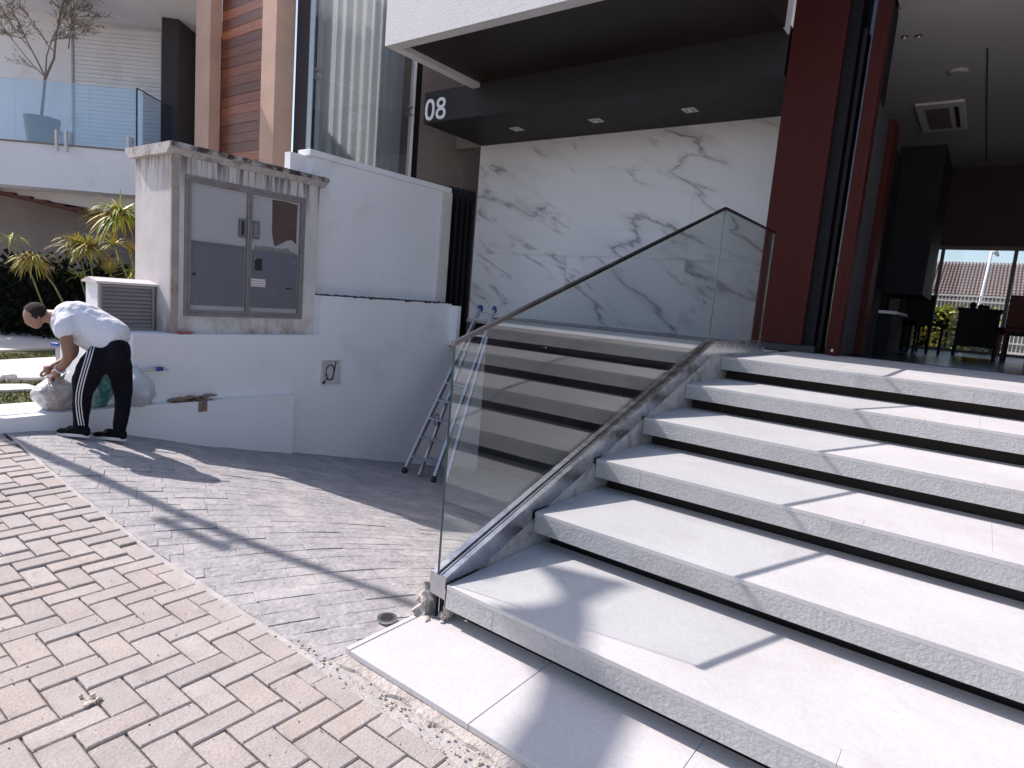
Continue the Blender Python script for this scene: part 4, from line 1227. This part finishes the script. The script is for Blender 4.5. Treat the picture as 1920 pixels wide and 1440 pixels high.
# balcony glass railing
br = thing('balcony_railing', (-11.5, 4.0, 3.3), 'frameless bluish glass balcony railing above the white slab', 'railing')
for a, b in ((-11.5, -10.0), (-9.98, -8.5), (-8.48, -7.253), (-7.247, -6.47)):
    box('glass_pane', a, b, 10.93, 10.942, 3.32, 4.30, 'glass_balcony', br, 0, TL)
box('glass_pane', -6.478, -6.468, 10.945, 12.1, 3.32, 4.31, 'glass_balcony', br, 0, TL)
box('pane_edge', -6.482, -6.462, 10.925, 10.945, 3.32, 4.31, 'dkgrey', br, 0, TL)
bm = bmesh.new(); bm_box(bm, -6.482, -6.462, 10.946, 12.1, 4.311, 4.325, 0, TL); add_bm('edge_strip', bm, 'dkgrey', br)
bm = bmesh.new(); bm_box(bm, -11.5, -6.49, 10.93, 10.942, 4.3005, 4.306, 0, TL); add_bm('edge_strip', bm, 'label', br)
for uu in (-7.78, -7.62, -6.59):
    box('clamp_post', uu, uu + .035, 10.85, 10.90, 3.20, 3.53, 'label', br, 0, TL)

# potted tree on the balcony
pt = thing('potted_tree', TL(Vector((-8.40, 11.45, 3.32))), 'thin leafy tree in a grey planter on the balcony behind the glass', 'potted tree')
bm = bmesh.new()
def ring(cx, cy, z, r, n=20): return [bm.verts.new(TL(Vector((cx + r * math.cos(2 * PI * k / n), cy + r * math.sin(2 * PI * k / n), z)))) for k in range(n)]
R0, R1, R2, R3 = ring(-8.42, 11.45, 3.32, .21), ring(-8.42, 11.45, 3.82, .27), ring(-8.42, 11.45, 3.82, .24), ring(-8.42, 11.45, 3.76, .235)
for A, B in ((R0, R1), (R1, R2), (R2, R3)):
    for k in range(20): bm.faces.new((A[k], A[(k + 1) % 20], B[(k + 1) % 20], B[k]))
bm.faces.new(R3); bm.faces.new(R0[::-1])
add_bm('planter', bm, 'pot', pt)
bmT = bmesh.new(); bmL = bmesh.new(); rnd = random.Random(5)
def twig(p, d, L, r, lvl):
    segs = 4; pts = [p]; dd = d.copy()
    for i in range(segs):
        dd = (dd + Vector((rnd.gauss(0, .14), rnd.gauss(0, .14), rnd.gauss(0, .10) + .03))).normalized()
        pts.append(pts[-1] + dd * L / segs)
    bm_tube(bmT, [TL(q) for q in pts], [r * (1 - .6 * i / segs) for i in range(segs + 1)], 5, False)
    if lvl < 3:
        for i in range(6 if lvl == 0 else 5):
            t = rnd.uniform(.3, 1.0) if lvl == 0 else rnd.uniform(.15, 1)
            k = min(segs - 1, int(t * segs)); q = pts[k].lerp(pts[k + 1], t * segs - k)
            nd = (dd * .8 + Vector((rnd.gauss(0, .7), rnd.gauss(0, .5), rnd.gauss(.15, .35)))).normalized()
            twig(q, nd, L * rnd.uniform(.38, .6), r * .45, lvl + 1)
    if lvl >= 2:
        for i in range(9):
            t = rnd.random(); k = min(segs - 1, int(t * segs)); q = TL(pts[k].lerp(pts[k + 1], t * segs - k))
            a = Vector((rnd.gauss(0, 1), rnd.gauss(0, 1), rnd.gauss(0, 1))).normalized(); b = a.cross(Vector((rnd.gauss(0, 1), rnd.gauss(0, 1), 1))).normalized()
            l = rnd.uniform(.016, .034)
            bmL.faces.new([bmL.verts.new(q), bmL.verts.new(q + a * l * .5 + b * l * .3), bmL.verts.new(q + a * l), bmL.verts.new(q + a * l * .5 - b * l * .3)])
base = Vector((-8.44, 11.45, 3.78))
bm_tube(bmT, [TL(base), TL(base + Vector((.05, 0, .4))), TL(base + Vector((.09, 0, .75)))], [.028, .024, .022], 7)
fk = base + Vector((.09, 0, .72))
twig(fk, Vector((.62, .05, .72)).normalized(), 1.45, .022, 0)
twig(fk, Vector((-.30, .1, .95)).normalized(), 1.25, .014, 0)
twig(fk, Vector((-.62, -.1, .62)).normalized(), 1.15, .010, 1)
twig(fk, Vector((.2, -.1, .98)).normalized(), 1.35, .013, 0)
twig(fk + Vector((.4, 0, .5)), Vector((.15, .1, .95)).normalized(), 1.0, .011, 0)
add_bm('trunk', bmT, 'bark', pt); add_bm('crown', bmL, 'leaf_olive', pt)['kind'] = 'stuff'
# dark shrub at the balcony corner
o = leaf_cloud('balcony_shrub', (-10.6, -9.55, 5.35, 5.75, 0, 0), 1, .1, ['foliage_dark'])
bpy.data.objects.remove(o)
bm = bmesh.new(); rnd = random.Random(8)
for k in range(2600):
    c = TL(Vector((rnd.uniform(-6.42, -5.75), rnd.uniform(11.3, 11.7), 3.2 + .25 * rnd.random() ** .7 + .06 * noise.noise(Vector((k * .37, 0, 0))))))
    a = Vector((rnd.gauss(0, 1), rnd.gauss(0, 1), rnd.gauss(.4, 1))).normalized(); b = a.cross(Vector((rnd.gauss(0, 1), rnd.gauss(0, 1), 1))).normalized(); l = rnd.uniform(.03, .06)
    bm.faces.new([bm.verts.new(c), bm.verts.new(c + a * l * .5 + b * l * .3), bm.verts.new(c + a * l), bm.verts.new(c + a * l * .5 - b * l * .3)])
tag(add_bm('balcony_shrub', bm, 'foliage_dark'), 'dark low clipped shrub at the right end of the balcony', 'shrub')
box('planter_box', -6.46, -5.7, 11.2, 11.8, 2.6, 3.25, 'dkgrey', nh, 0, TL)

# ------------------------------------------------------------ front garden left
bm = bmesh.new()
box('garden_terrace', -40, WX - .4205, .2, 9.0, -.3, .236, 'soil')['kind'] = 'structure'
def patch(name, pts, z0, z1, mat):
    o = prism(name, pts, 'z', z0, z1, mat); o['kind'] = 'structure'; return o
patch('driveway_apron', [(-9.35, -1.2), (-9.35, 2.0), (-9.9, 3.6), (-9.9, 8.8), (-30, 8.8), (-30, -1.2)][1:], .2365, .262, 'patio')
patch('garden_path', [(-8.9, .3), (-8.55, 2.0), (-8.95, 3.4), (-7.3, 2.6), (-7.15, 1.95), (-7.6, .3)], .2365, .262, 'patio')
patch('garden_path', [(-7.45, .3), (-6.9, 1.9), (-6.6, 1.93), (-6.75, .3)], .2365, .260, 'patio')
bm = bmesh.new(); rnd = random.Random(2)
for k in range(26000):
    x, y = rnd.uniform(-10.2, -6.12), rnd.uniform(.6, 4.4)
    if x < -9.3 - (y - 2) * .35 and y > 2: continue
    if x < -9.3: continue
    def inside(px, py, poly):
        c = False; n = len(poly)
        for i in range(n):
            x1, y1 = poly[i]; x2, y2 = poly[i - 1]
            if (y1 > py) != (y2 > py) and px < (x2 - x1) * (py - y1) / (y2 - y1) + x1: c = not c
        return c
    if inside(x, y, [(-8.9, .3), (-8.55, 2.0), (-8.95, 3.4), (-7.3, 2.6), (-7.15, 1.95), (-7.6, .3)]) or inside(x, y, [(-7.45, .3), (-6.9, 1.9), (-6.6, 1.93), (-6.75, .3)]): continue
    h = rnd.uniform(.012, .035); a = rnd.uniform(0, PI); wv_ = .006
    dx, dy = math.cos(a) * wv_, math.sin(a) * wv_; lx, ly = rnd.gauss(0, .01), rnd.gauss(0, .01)
    bm.faces.new([bm.verts.new((x - dx, y - dy, .236)), bm.verts.new((x + dx, y + dy, .236)), bm.verts.new((x + lx, y + ly, .236 + h))])
add_bm('lawn_grass', bm, 'grass')['kind'] = 'stuff'

# irrigation taps on the lawn
t_ = thing('garden_tap', (-7.0, 1.9, .25), 'white and blue pipe fitting lying on the grass at the left edge', 'pipe')
tube('pipe', [(-7.05, 1.80, .29), (-6.86, 1.98, .31), (-6.66, 2.16, .33)], .018, 'plastic_white', t_)
tube('joint', [(-6.72, 2.10, .32), (-6.60, 2.22, .34)], .032, 'blue', t_)
tube('elbow', [(-7.10, 1.74, .25), (-7.07, 1.78, .31), (-7.0, 1.84, .31)], .026, 'plastic_white', t_)
t_ = thing('garden_tap', (-8.2, 2.6, .26), 'upright blue capped standpipe on the pale path', 'pipe')
tube('pipe', [(-8.05, 2.5, .26), (-8.05, 2.5, .47)], .022, 'doorgrey', t_)
tube('cap', [(-8.10, 2.46, .485), (-8.0, 2.54, .485)], .02, 'blue', t_)

# umbrella sedge plants ------------------------------------------------------
def blade(bm, c, d, L, wd, droop, mi):
    segs = 5; p = c.copy(); dd = d.normalized()
    side = dd.cross(Vector((0, 0, 1)))
    if side.length < .1: side = Vector((1, 0, 0))
    side.normalize(); prev = None
    for i in range(segs + 1):
        t = i / segs; w_ = wd * (1 - t) ** .6 * (.5 + .5 * min(1, t * 4 + .3))
        cur = [bm.verts.new(p - side * w_ * .5), bm.verts.new(p + side * w_ * .5)]
        if prev:
            f = bm.faces.new((prev[0], prev[1], cur[1], cur[0])); f.material_index = mi
        prev = cur
        p = p + dd * L / segs
        dd = (dd + Vector((0, 0, -droop))).normalized()
def head(parent, c, R, n, up=.55, droop=.33, mats=('leaf_yellow', 'leaf_green', 'leaf_straw'), wts=(5, 3, 4), seed=0, name='leaf_crown'):
    rnd = random.Random(seed); bm = bmesh.new(); c = Vector(c)
    for k in range(n):
        a = rnd.uniform(0, 2 * PI); e = rnd.gauss(up, .45)
        d = Vector((math.cos(a), math.sin(a), e))
        blade(bm, c, d, R * rnd.uniform(.7, 1.25), R * rnd.uniform(.045, .085), droop * rnd.uniform(.6, 1.3), rnd.choices(range(3), wts)[0])
    me = bpy.data.meshes.new(name)
    bmesh.ops.translate(bm, verts=bm.verts, vec=-c); bm.to_mesh(me); bm.free()
    for mm in mats: me.materials.append(M[mm])
    return link_mesh(name, me, c, None, parent)
PD = 8.2
sc = PD / 8.5
def PP(u, z, dv=0): # plant point from the local frame of the wing
    return TL(Vector((u * sc, PD + dv, 1.4 + (z - 1.4) * sc)))
plants = [
 ('tall sedge with a large bright green crown touching the cabinet wall', [((-5.25, 2.05), .42, 150, .35, .36, (3, 7, 3)), ((-5.36, 1.66), .26, 40, .6, .25, (6, 4, 2))], (-5.05, .4)),
 ('orange tinged sedge low beside the cabinet wall', [((-5.16, 1.58), .24, 50, .7, .12, (3, 1, 7)), ((-5.17, 1.28), .24, 60, .5, .3, (6, 4, 1))], (-5.1, .4)),
 ('wide straw coloured sedge in the middle of the group', [((-5.83, 1.60), .36, 110, .45, .30, (5, 2, 6)), ((-6.02, 1.62), .34, 50, .3, .33, (6, 3, 3)), ((-5.60, 1.28), .26, 34, 1.0, .10, (6, 2, 3))], (-5.75, .4)),
 ('sparse small sedge at the far left with a bent stem', [((-6.68, 1.62), .26, 20, .5, .42, (4, 6, 1))], (-6.3, .4)),
 ('drooping orange fringed sedge above the bending man', [((-6.50, 1.40), .30, 110, .05, .42, (6, 2, 7))], (-5.95, .45)),
 ('small pale sedge between the group and the louvred box', [((-5.95, 1.20), .26, 16, .25, .20, (4, 7, 1))], (-5.80, .4)),
]
for k, (lab, heads, foot) in enumerate(plants):
    pf = PP(foot[0], foot[1], .2)
    t_ = thing('sedge_plant', pf, lab, 'plant', 'umbrella sedges in the front garden')
    for q, ((u, z), R_, n, up, dr, wt) in enumerate(heads):
        c = PP(u, z, .05 * q + (k % 3) * .12)
        head(t_, c, R_ * 1.08, int(n * 1.5), up, dr * .85, wts=wt, seed=10 * k + q)
        mid = Vector(pf).lerp(c, .6) + Vector((.04, .02, .03))
        tube('stem', [pf, mid, c], [.014, .012, .009], 'stem', t_, 6)
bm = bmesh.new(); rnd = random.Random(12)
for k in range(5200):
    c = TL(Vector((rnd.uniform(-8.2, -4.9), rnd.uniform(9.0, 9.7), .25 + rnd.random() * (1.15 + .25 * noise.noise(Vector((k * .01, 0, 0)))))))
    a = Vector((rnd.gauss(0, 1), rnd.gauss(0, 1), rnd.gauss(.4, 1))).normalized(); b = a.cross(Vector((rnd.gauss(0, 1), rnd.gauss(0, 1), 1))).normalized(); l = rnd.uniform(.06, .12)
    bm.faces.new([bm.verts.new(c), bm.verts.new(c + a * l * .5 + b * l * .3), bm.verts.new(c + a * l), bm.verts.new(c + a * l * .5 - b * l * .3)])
bm_box(bm, -8.2, -4.9, 9.55, 9.9, .2, 1.22, 0, TL)  # hidden solid core added to stop bright ground showing through
tag(add_bm('dark_hedge', bm, 'foliage_dark'), 'hedge behind the umbrella sedges, its shade put into the near-black leaf colour', 'hedge')

# ------------------------------------------------------------ street lamp that throws the long shadow
sx, sy = -7.4, 1.96 + .170 * (-7.4 + 1.9)
lp = thing('street_lamp', (sx, sy, .2), 'tall street lamp post standing left of the view whose shadow crosses the driveway', 'street lamp')
tube('pole', [(sx, sy, -.1), (sx, sy, 2.8), (sx, sy, 5.70)], [.062, .048, .030], 'sky_metal', lp, 14)
box('sign_box', sx - .03, sx + .03, sy - .165, sy - .095, 3.66, 4.14, 'sky_metal', lp)
bar('bracket', (sx, sy, 4.08), (sx, sy - .12, 4.08), .03, .03, 'sky_metal', lp); bar('bracket', (sx, sy, 3.72), (sx, sy - .12, 3.72), .03, .03, 'sky_metal', lp)
sft = Vector((1.07, .182)) * 5.5
ol = [(-1.50, 2.29), (-1.30, 2.36), (-1.08, 2.42), (-1.12, 2.25), (-1.13, 2.12), (-1.04, 1.98), (-.96, 1.82), (-.90, 1.55), (-.86, 1.25), (-1.10, 1.20), (-1.16, 1.42), (-1.20, 1.62), (-1.27, 1.78), (-1.36, 1.84), (-1.26, 1.92), (-1.20, 2.04), (-1.22, 2.13), (-1.34, 2.22)]
prism('shadow_shaped_luminaire', [(a - sft.x, b - sft.y) for a, b in ol], 'z', 5.70, 5.75, 'sky_metal', lp)  # unseen lamp head, its outline shaped to cast the shadow on the steps

# ------------------------------------------------------------ bags
def PB(u, z, dv=0): return U * (u * .98) + Vv * (4.80 + dv) + Vector((0, 0, 1.4 + (z - 1.4) * .98))
MD = 4.67; MS = MD / 4.9
def PM(u, z, dv=0):
    D = MD + dv * MS; k = D / 4.9 if dv > -.3 else MS
    return U * (u * k) + Vv * D + Vector((0, 0, 1.4 + (z - 1.4) * k))
def bag(name, c, r, sq, mat, label, seed, neck=None):
    t_ = thing(name, c, label, 'bag')
    bm = bmesh.new(); t = bmesh.new(); bmesh.ops.create_icosphere(t, subdivisions=4, radius=1)
    for v in t.verts:
        d = v.co.normalized()
        k = 1 + .16 * noise.noise(d * 2.3 + Vector((seed, 0, 0))) + .10 * noise.ridged_multi_fractal(d * 2.6 + Vector((0, seed, 0)), .9, 2, 5, 1, 2) - .12 + .05 * abs(noise.noise(Vector((math.atan2(d.y, d.x) * 5, d.z * 2, seed)))) 
        z = d.z
        w_ = 1.0 if z < .2 else max(.12, 1 - (z - .2) * 1.05)
        v.co = Vector((d.x * sq[0] * k * w_, d.y * sq[1] * k * w_, max(-.82, z) * sq[2] * (1 + .05 * noise.noise(d * 4)))) * r
        v.co += Vector(c) + Vector((0, 0, .82 * sq[2] * r))
    for f in t.faces: f.smooth = True
    join_bm(bm, t); add_bm('bag_body', bm, mat, t_)
    return t_
b1_ = bag('rubbish_bag', PB(-3.575, .222, .06), .158, (1.0, .95, 1.0), 'bag', 'full see-through rubbish bag the man is tying on the kerb', 3)
bm = bmesh.new()
for k in range(12):
    a = 2 * PI * k / 12
    c = PB(-3.575, .47, .06)
    blade(bm, c + Vector((math.cos(a) * .03, math.sin(a) * .03, -.03)), Vector((math.cos(a) * .6, math.sin(a) * .6, 1)), .11, .05, .1, 0)
add_bm('bag_neck', bm, 'bag_white', b1_)
bag('teal_bag', PB(-3.40, .222, .25), .20, (.75, .7, 1.35), 'bag_teal', 'tall teal and white printed bag standing behind the man', 8)
bag('milky_bag', PB(-3.16, .222, .42), .19, (.95, .7, 1.0), 'bag_white', 'milky plastic bag seen between the man\'s legs', 5)

# ------------------------------------------------------------ the man
man = thing('person', PM(-3.2, .06), 'man in white t-shirt and black striped track trousers bending over a rubbish bag', 'person')
M['skin'] = surf('tanned_skin', (0.30, 0.155, 0.105), 0.55, 0.08, 12, 60, .05, .1, 80, .001)
M['tee'] = surf('white_cotton', (0.74, 0.74, 0.77), 0.9, 0.03, 8, 90, .02, .6, 9, .035)
M['trouser'] = surf('black_tracksuit', (0.006, 0.005, 0.010), 0.85, 0.15, 9, bump=.5, bscale=14, bdist=.02, spec=.15)
M['stripe'] = plain('white_stripe', (0.66, 0.66, 0.70), 0.8)
M['hair'] = surf('short_dark_hair', (0.016, 0.010, 0.008), 0.95, 0.3, 30, 120, .3, .8, 140, .004)
M['shoe'] = plain('black_canvas', (0.008, 0.007, 0.009), 0.9, spec=.1)
M['sole'] = plain('white_rubber_sole', (0.62, 0.60, 0.58), 0.6)

def skin_mesh(chains, sub=2):
    """chains: list of lists of (u, z, dv, r) or (u,z,dv,rx,ry); each is a skinned polyline; returns bmesh in world space"""
    out = bmesh.new()
    for ch_ in chains:
        me = bpy.data.meshes.new('s'); pts = [PM(p[0], p[1], p[2]) for p in ch_]
        me.from_pydata([tuple(p) for p in pts], [(i, i + 1) for i in range(len(pts) - 1)], [])
        ob = bpy.data.objects.new('s', me); COL.objects.link(ob)
        sm = ob.modifiers.new('k', 'SKIN'); sm.use_smooth_shade = True
        for i, p in enumerate(ch_):
            me.skin_vertices[0].data[i].radius = (p[3] * MS, (p[4] if len(p) > 4 else p[3]) * MS)
        me.skin_vertices[0].data[0].use_root = True
        ss = ob.modifiers.new('s', 'SUBSURF'); ss.levels = sub; ss.render_levels = sub
        dg = bpy.context.evaluated_depsgraph_get()
        e = bpy.data.meshes.new_from_object(ob.evaluated_get(dg))
        t = bmesh.new(); t.from_mesh(e); join_bm(out, t)
        bpy.data.objects.remove(ob)
    return out

def ell(bm, c, rx, ry, rz, rot=0.0, tiltdir=None):
    """ellipsoid in the man's frame: rx along u, ry depth, rz up; rot about the depth axis"""
    t = bmesh.new(); bmesh.ops.create_uvsphere(t, u_segments=24, v_segments=16, radius=1)
    for v in t.verts:
        x, y, z = v.co.x * rx, v.co.y * ry, v.co.z * rz
        x, z = x * math.cos(rot) - z * math.sin(rot), x * math.sin(rot) + z * math.cos(rot)
        v.co = PM(c[0] + x, c[1] + z, c[2] + y)
    join_bm(bm, t)

def fuse(bm, vox, name, mat, parent, wr=0.0, wf=9.0, smooth=4):
    """voxel-fuse overlapping volumes into one continuous surface, then smooth"""
    me = bpy.data.meshes.new('f'); bm.to_mesh(me); bm.free()
    ob = bpy.data.objects.new('f', me); COL.objects.link(ob)
    md = ob.modifiers.new('r', 'REMESH'); md.mode = 'VOXEL'; md.voxel_size = vox
    sm = ob.modifiers.new('s', 'SMOOTH'); sm.iterations = smooth; sm.factor = .5
    dg = bpy.context.evaluated_depsgraph_get(); e = bpy.data.meshes.new_from_object(ob.evaluated_get(dg))
    bpy.data.objects.remove(ob)
    b2 = bmesh.new(); b2.from_mesh(e)
    if wr:
        b2.normal_update()
        for v in b2.verts:
            q = Vector((v.co.dot(U), v.co.dot(Vv) * 1.0, v.co.z))
            k = noise.noise(Vector((q.x * wf + q.z * wf * .9, q.y * wf * .6, q.z * wf * .5))) + .5 * noise.noise(q * wf * 2.2)
            v.co += v.normal * wr * k
    for f in b2.faces: f.smooth = True
    return add_bm(name, b2, mat, parent, True)

# body: head, neck, torso core, arms, hands, lower legs
# pixel-true outline in the man's plane; near side has negative dv
bmB = skin_mesh([
    [(-3.05, .75, 0, .10), (-3.25, .90, 0, .10), (-3.42, .95, 0, .10), (-3.52, .955, 0, .065), (-3.60, .965, 0, .055), (-3.66, .97, 0, .05)],
    [(-3.46, .94, -.12, .06), (-3.45, .82, -.16, .050), (-3.425, .66, -.17, .041), (-3.46, .60, -.14, .036), (-3.505, .548, -.11, .028), (-3.52, .525, -.10, .026)],
    [(-3.44, .94, .12, .06), (-3.40, .82, .16, .050), (-3.385, .68, .17, .041), (-3.45, .63, .13, .036), (-3.545, .575, .06, .027), (-3.575, .553, .04, .025)],
    [(-3.345, .25, -.05, .05), (-3.34, .10, -.05, .042)],
    [(-3.02, .25, .09, .05), (-3.03, .12, .09, .042)],
])
ell(bmB, (-3.685, .965, 0), .098, .074, .088, .5)
ell(bmB, (-3.695, .925, 0), .060, .056, .075, .75)       # jaw
ell(bmB, (-3.755, .905, 0), .020, .011, .013, 1.1)       # nose
ell(bmB, (-3.655, .945, -.074), .013, .008, .020, .5)    # near ear
ell(bmB, (-3.655, .945, .074), .013, .008, .020, .5)
ell(bmB, (-3.735, .885, 0), .014, .022, .008, .9)        # lips
# hands: palm plus five fingers each
def hand(c, dirv, side, seed):
    u0, z0, d0 = c
    ell(bmB, (u0, z0, d0), .030, .034, .040, .6)
    for k in range(4):
        o = (k - 1.5) * .016
        L = (.060, .070, .066, .052)[k]
        du, dz_ = dirv
        p0 = (u0 + du * .02, z0 + dz_ * .02, d0 + o)
        p1 = (u0 + du * (.035 + L * .35), z0 + dz_ * (.035 + L * .35) - .004, d0 + o * 1.2)
        p2 = (p1[0] + du * L * .25 + .006, p1[1] - L * .38, p1[2])
        p3 = (p2[0] + .020, p2[1] - L * .22, p2[2])
        join_bm(bmB, skin_mesh([[(*p0, .0095), (*p1, .0092), (*p2, .0085), (*p3, .007)]], 1))
    join_bm(bmB, skin_mesh([[(u0 + .012, z0 - .01, d0 + side * .022, .011), (u0 + .012 + dirv[0] * .03, z0 - .035, d0 + side * .040, .0105), (u0 + dirv[0] * .045, z0 - .062, d0 + side * .030, .0085)]], 1))
hand((-3.535, .512, -.10), (-.55, -.5), 1, 1)
hand((-3.598, .540, .035), (-.80, -.35), -1, 2)
body = fuse(bmB, .0065, 'body', 'skin', man, smooth=3)
# hair cap: voxel-fused partial ellipsoid
bmH = bmesh.new()
t = bmesh.new(); bmesh.ops.create_icosphere(t, subdivisions=4, radius=1)
for v in t.verts:
    d = v.co.normalized(); k = 1 + .02 * noise.noise(d * 9)
    x, y, z = d.x * .104 * k, d.y * .081 * k, d.z * .095 * k
    rot = .5
    X, Z = x * math.cos(rot) - z * math.sin(rot), x * math.sin(rot) + z * math.cos(rot)
    v.co = Vector((X, y, Z))
# remove the part over the face, ear and neck
kill = []
for v in t.verts:
    f_ = v.co.x * math.cos(-2.2) + v.co.z * math.sin(-2.2)     # towards the face (down-left)
    lowneck = v.co.x * .45 - v.co.z * .9
    if f_ > .030 or lowneck > .040 : kill.append(v)
bmesh.ops.delete(t, geom=kill, context='VERTS')
for v in t.verts: v.co = PM(-3.685 + v.co.x, .967 + v.co.z, v.co.y)
join_bm(bmH, t)
add_bm('hair', bmH, 'hair', man, True)
# eyes
for s in (-1, 1):
    bm = bmesh.new(); ell(bm, (-3.742, .915, s * .030), .006, .012, .006, .9); add_bm('eye', bm, 'label', man)
# t-shirt
bmS = skin_mesh([
    [(-3.0, .775, 0, .12, .165), (-3.09, .81, 0, .140, .175), (-3.19, .87, 0, .145, .175), (-3.31, .93, 0, .145, .18), (-3.42, .945, 0, .132, .18), (-3.50, .945, 0, .10, .12), (-3.545, .955, 0, .066, .08)],
    [(-3.38, .95, -.02, .11), (-3.44, .925, -.11, .095), (-3.462, .87, -.155, .078), (-3.455, .79, -.17, .068)],
    [(-3.38, .95, .02, .11), (-3.43, .925, .11, .095), (-3.43, .87, .155, .078), (-3.40, .79, .17, .068)],
])
tee = fuse(bmS, .009, 't_shirt', 'tee', man, .013, 9, 4)
# trousers
bmP = skin_mesh([
    [(-3.14, .79, 0, .115, .15), (-3.07, .735, 0, .125, .16), (-3.09, .66, 0, .11, .14)],
    [(-3.13, .745, -.07, .108), (-3.205, .65, -.085, .108), (-3.27, .55, -.085, .108), (-3.305, .46, -.08, .092), (-3.325, .37, -.075, .076), (-3.334, .28, -.06, .067), (-3.338, .19, -.05, .060), (-3.34, .10, -.05, .058), (-3.34, .075, -.05, .056)],
    [(-3.06, .73, .08, .112), (-3.035, .61, .095, .103), (-3.015, .50, .10, .086), (-2.998, .37, .10, .068), (-3.005, .28, .10, .060), (-3.02, .20, .095, .054), (-3.032, .11, .09, .054), (-3.034, .078, .09, .052)],
])
ell(bmP, (-3.095, .70, 0), .118, .155, .120, 0)
ell(bmP, (-3.11, .64, 0), .115, .12, .10, 0)
ell(bmP, (-3.065, .715, .01), .128, .175, .128, 0)
tr = fuse(bmP, .009, 'trousers', 'trouser', man, .008, 10, 16)
# three stripes hugging the near leg
bpy.context.view_layer.update()
bv = bmesh.new(); bv.from_mesh(tr.data); tr_c = WP[tr.name]; bmesh.ops.translate(bv, verts=bv.verts, vec=tr_c)
tree_ = BVHTree.FromBMesh(bv); bv.free()
path = [(-3.232, .79), (-3.246, .755), (-3.262, .70), (-3.279, .637), (-3.302, .56), (-3.322, .49), (-3.337, .431), (-3.350, .36), (-3.354, .293), (-3.345, .20), (-3.331, .115)]
for s in range(3):
    bm = bmesh.new(); prev = None
    P2 = []
    for i in range(len(path) - 1):
        for q in range(6): P2.append(Vector(path[i]).lerp(Vector(path[i + 1]), q / 6))
    P2.append(Vector(path[-1]))
    for i, p in enumerate(P2):
        o = -.021 + s * .021
        cur = []
        for e in (-.0042, .0042):
            far = PM(p.x + o + e, p.y, 0.0); org = far + (camv - far).normalized() * .6
            hit = tree_.ray_cast(org, (far - camv).normalized())
            if hit[0] is None: cur = None; break
            cur.append(bm.verts.new(hit[0] - Vv * .003))
        if cur and prev: bm.faces.new((prev[0], prev[1], cur[1], cur[0]))
        prev = cur
    if bm.verts: add_bm('side_stripe', bm, 'stripe', tr)
# shoes
def shoe(u, z, dv, L=.235):
    root = None
    q = PM(u - L * .4, z, dv); kk = (MD + dv * MS) / 4.9
    z = 1.4 + (gz(q.x, q.y) + .006 - 1.4) / kk
    bm = bmesh.new()
    ell(bm, (u - L * .70, z + .035, dv), L * .30, .042, .030, .0)
    ell(bm, (u - L * .30, z + .048, dv), L * .36, .042, .045, -.25)
    ell(bm, (u - L * .03, z + .055, dv), L * .20, .040, .055, 0)
    sh = fuse(bm, .008, 'shoe', 'shoe', man, smooth=3)
    bm = bmesh.new()
    out = []
    n = 24
    for k in range(n):
        a = 2 * PI * k / n
        x = math.cos(a) * L * .56; y = math.sin(a) * (.044 if math.cos(a) < 0 else .038)
        out.append((u - L * .42 + x, y + dv))
    A = [bm.verts.new(PM(p[0], z, p[1])) for p in out]; B = [bm.verts.new(PM(p[0], z + .024, p[1])) for p in out]
    bm.faces.new(A[::-1]); bm.faces.new(B)
    for k in range(n): bm.faces.new((A[k], A[(k + 1) % n], B[(k + 1) % n], B[k]))
    add_bm('sole', bm, 'sole', sh)
shoe(-3.30, .045, -.05); shoe(-3.01, .035, .08)
# watch / bracelet on the near wrist
bm = bmesh.new(); n = 16
ctr = PM(-3.498, .556, -.112)
ax = (PM(-3.52, .525, -.10) - PM(-3.46, .60, -.14)).normalized(); s1 = ax.cross(Vector((0, 0, 1))).normalized(); s2 = ax.cross(s1)
bm_tube(bm, [ctr + (s1 * math.cos(2 * PI * k / n) + s2 * math.sin(2 * PI * k / n)) * .033 for k in range(n + 1)], .006, 6, False)
add_bm('wrist_band', bm, 'label', man)
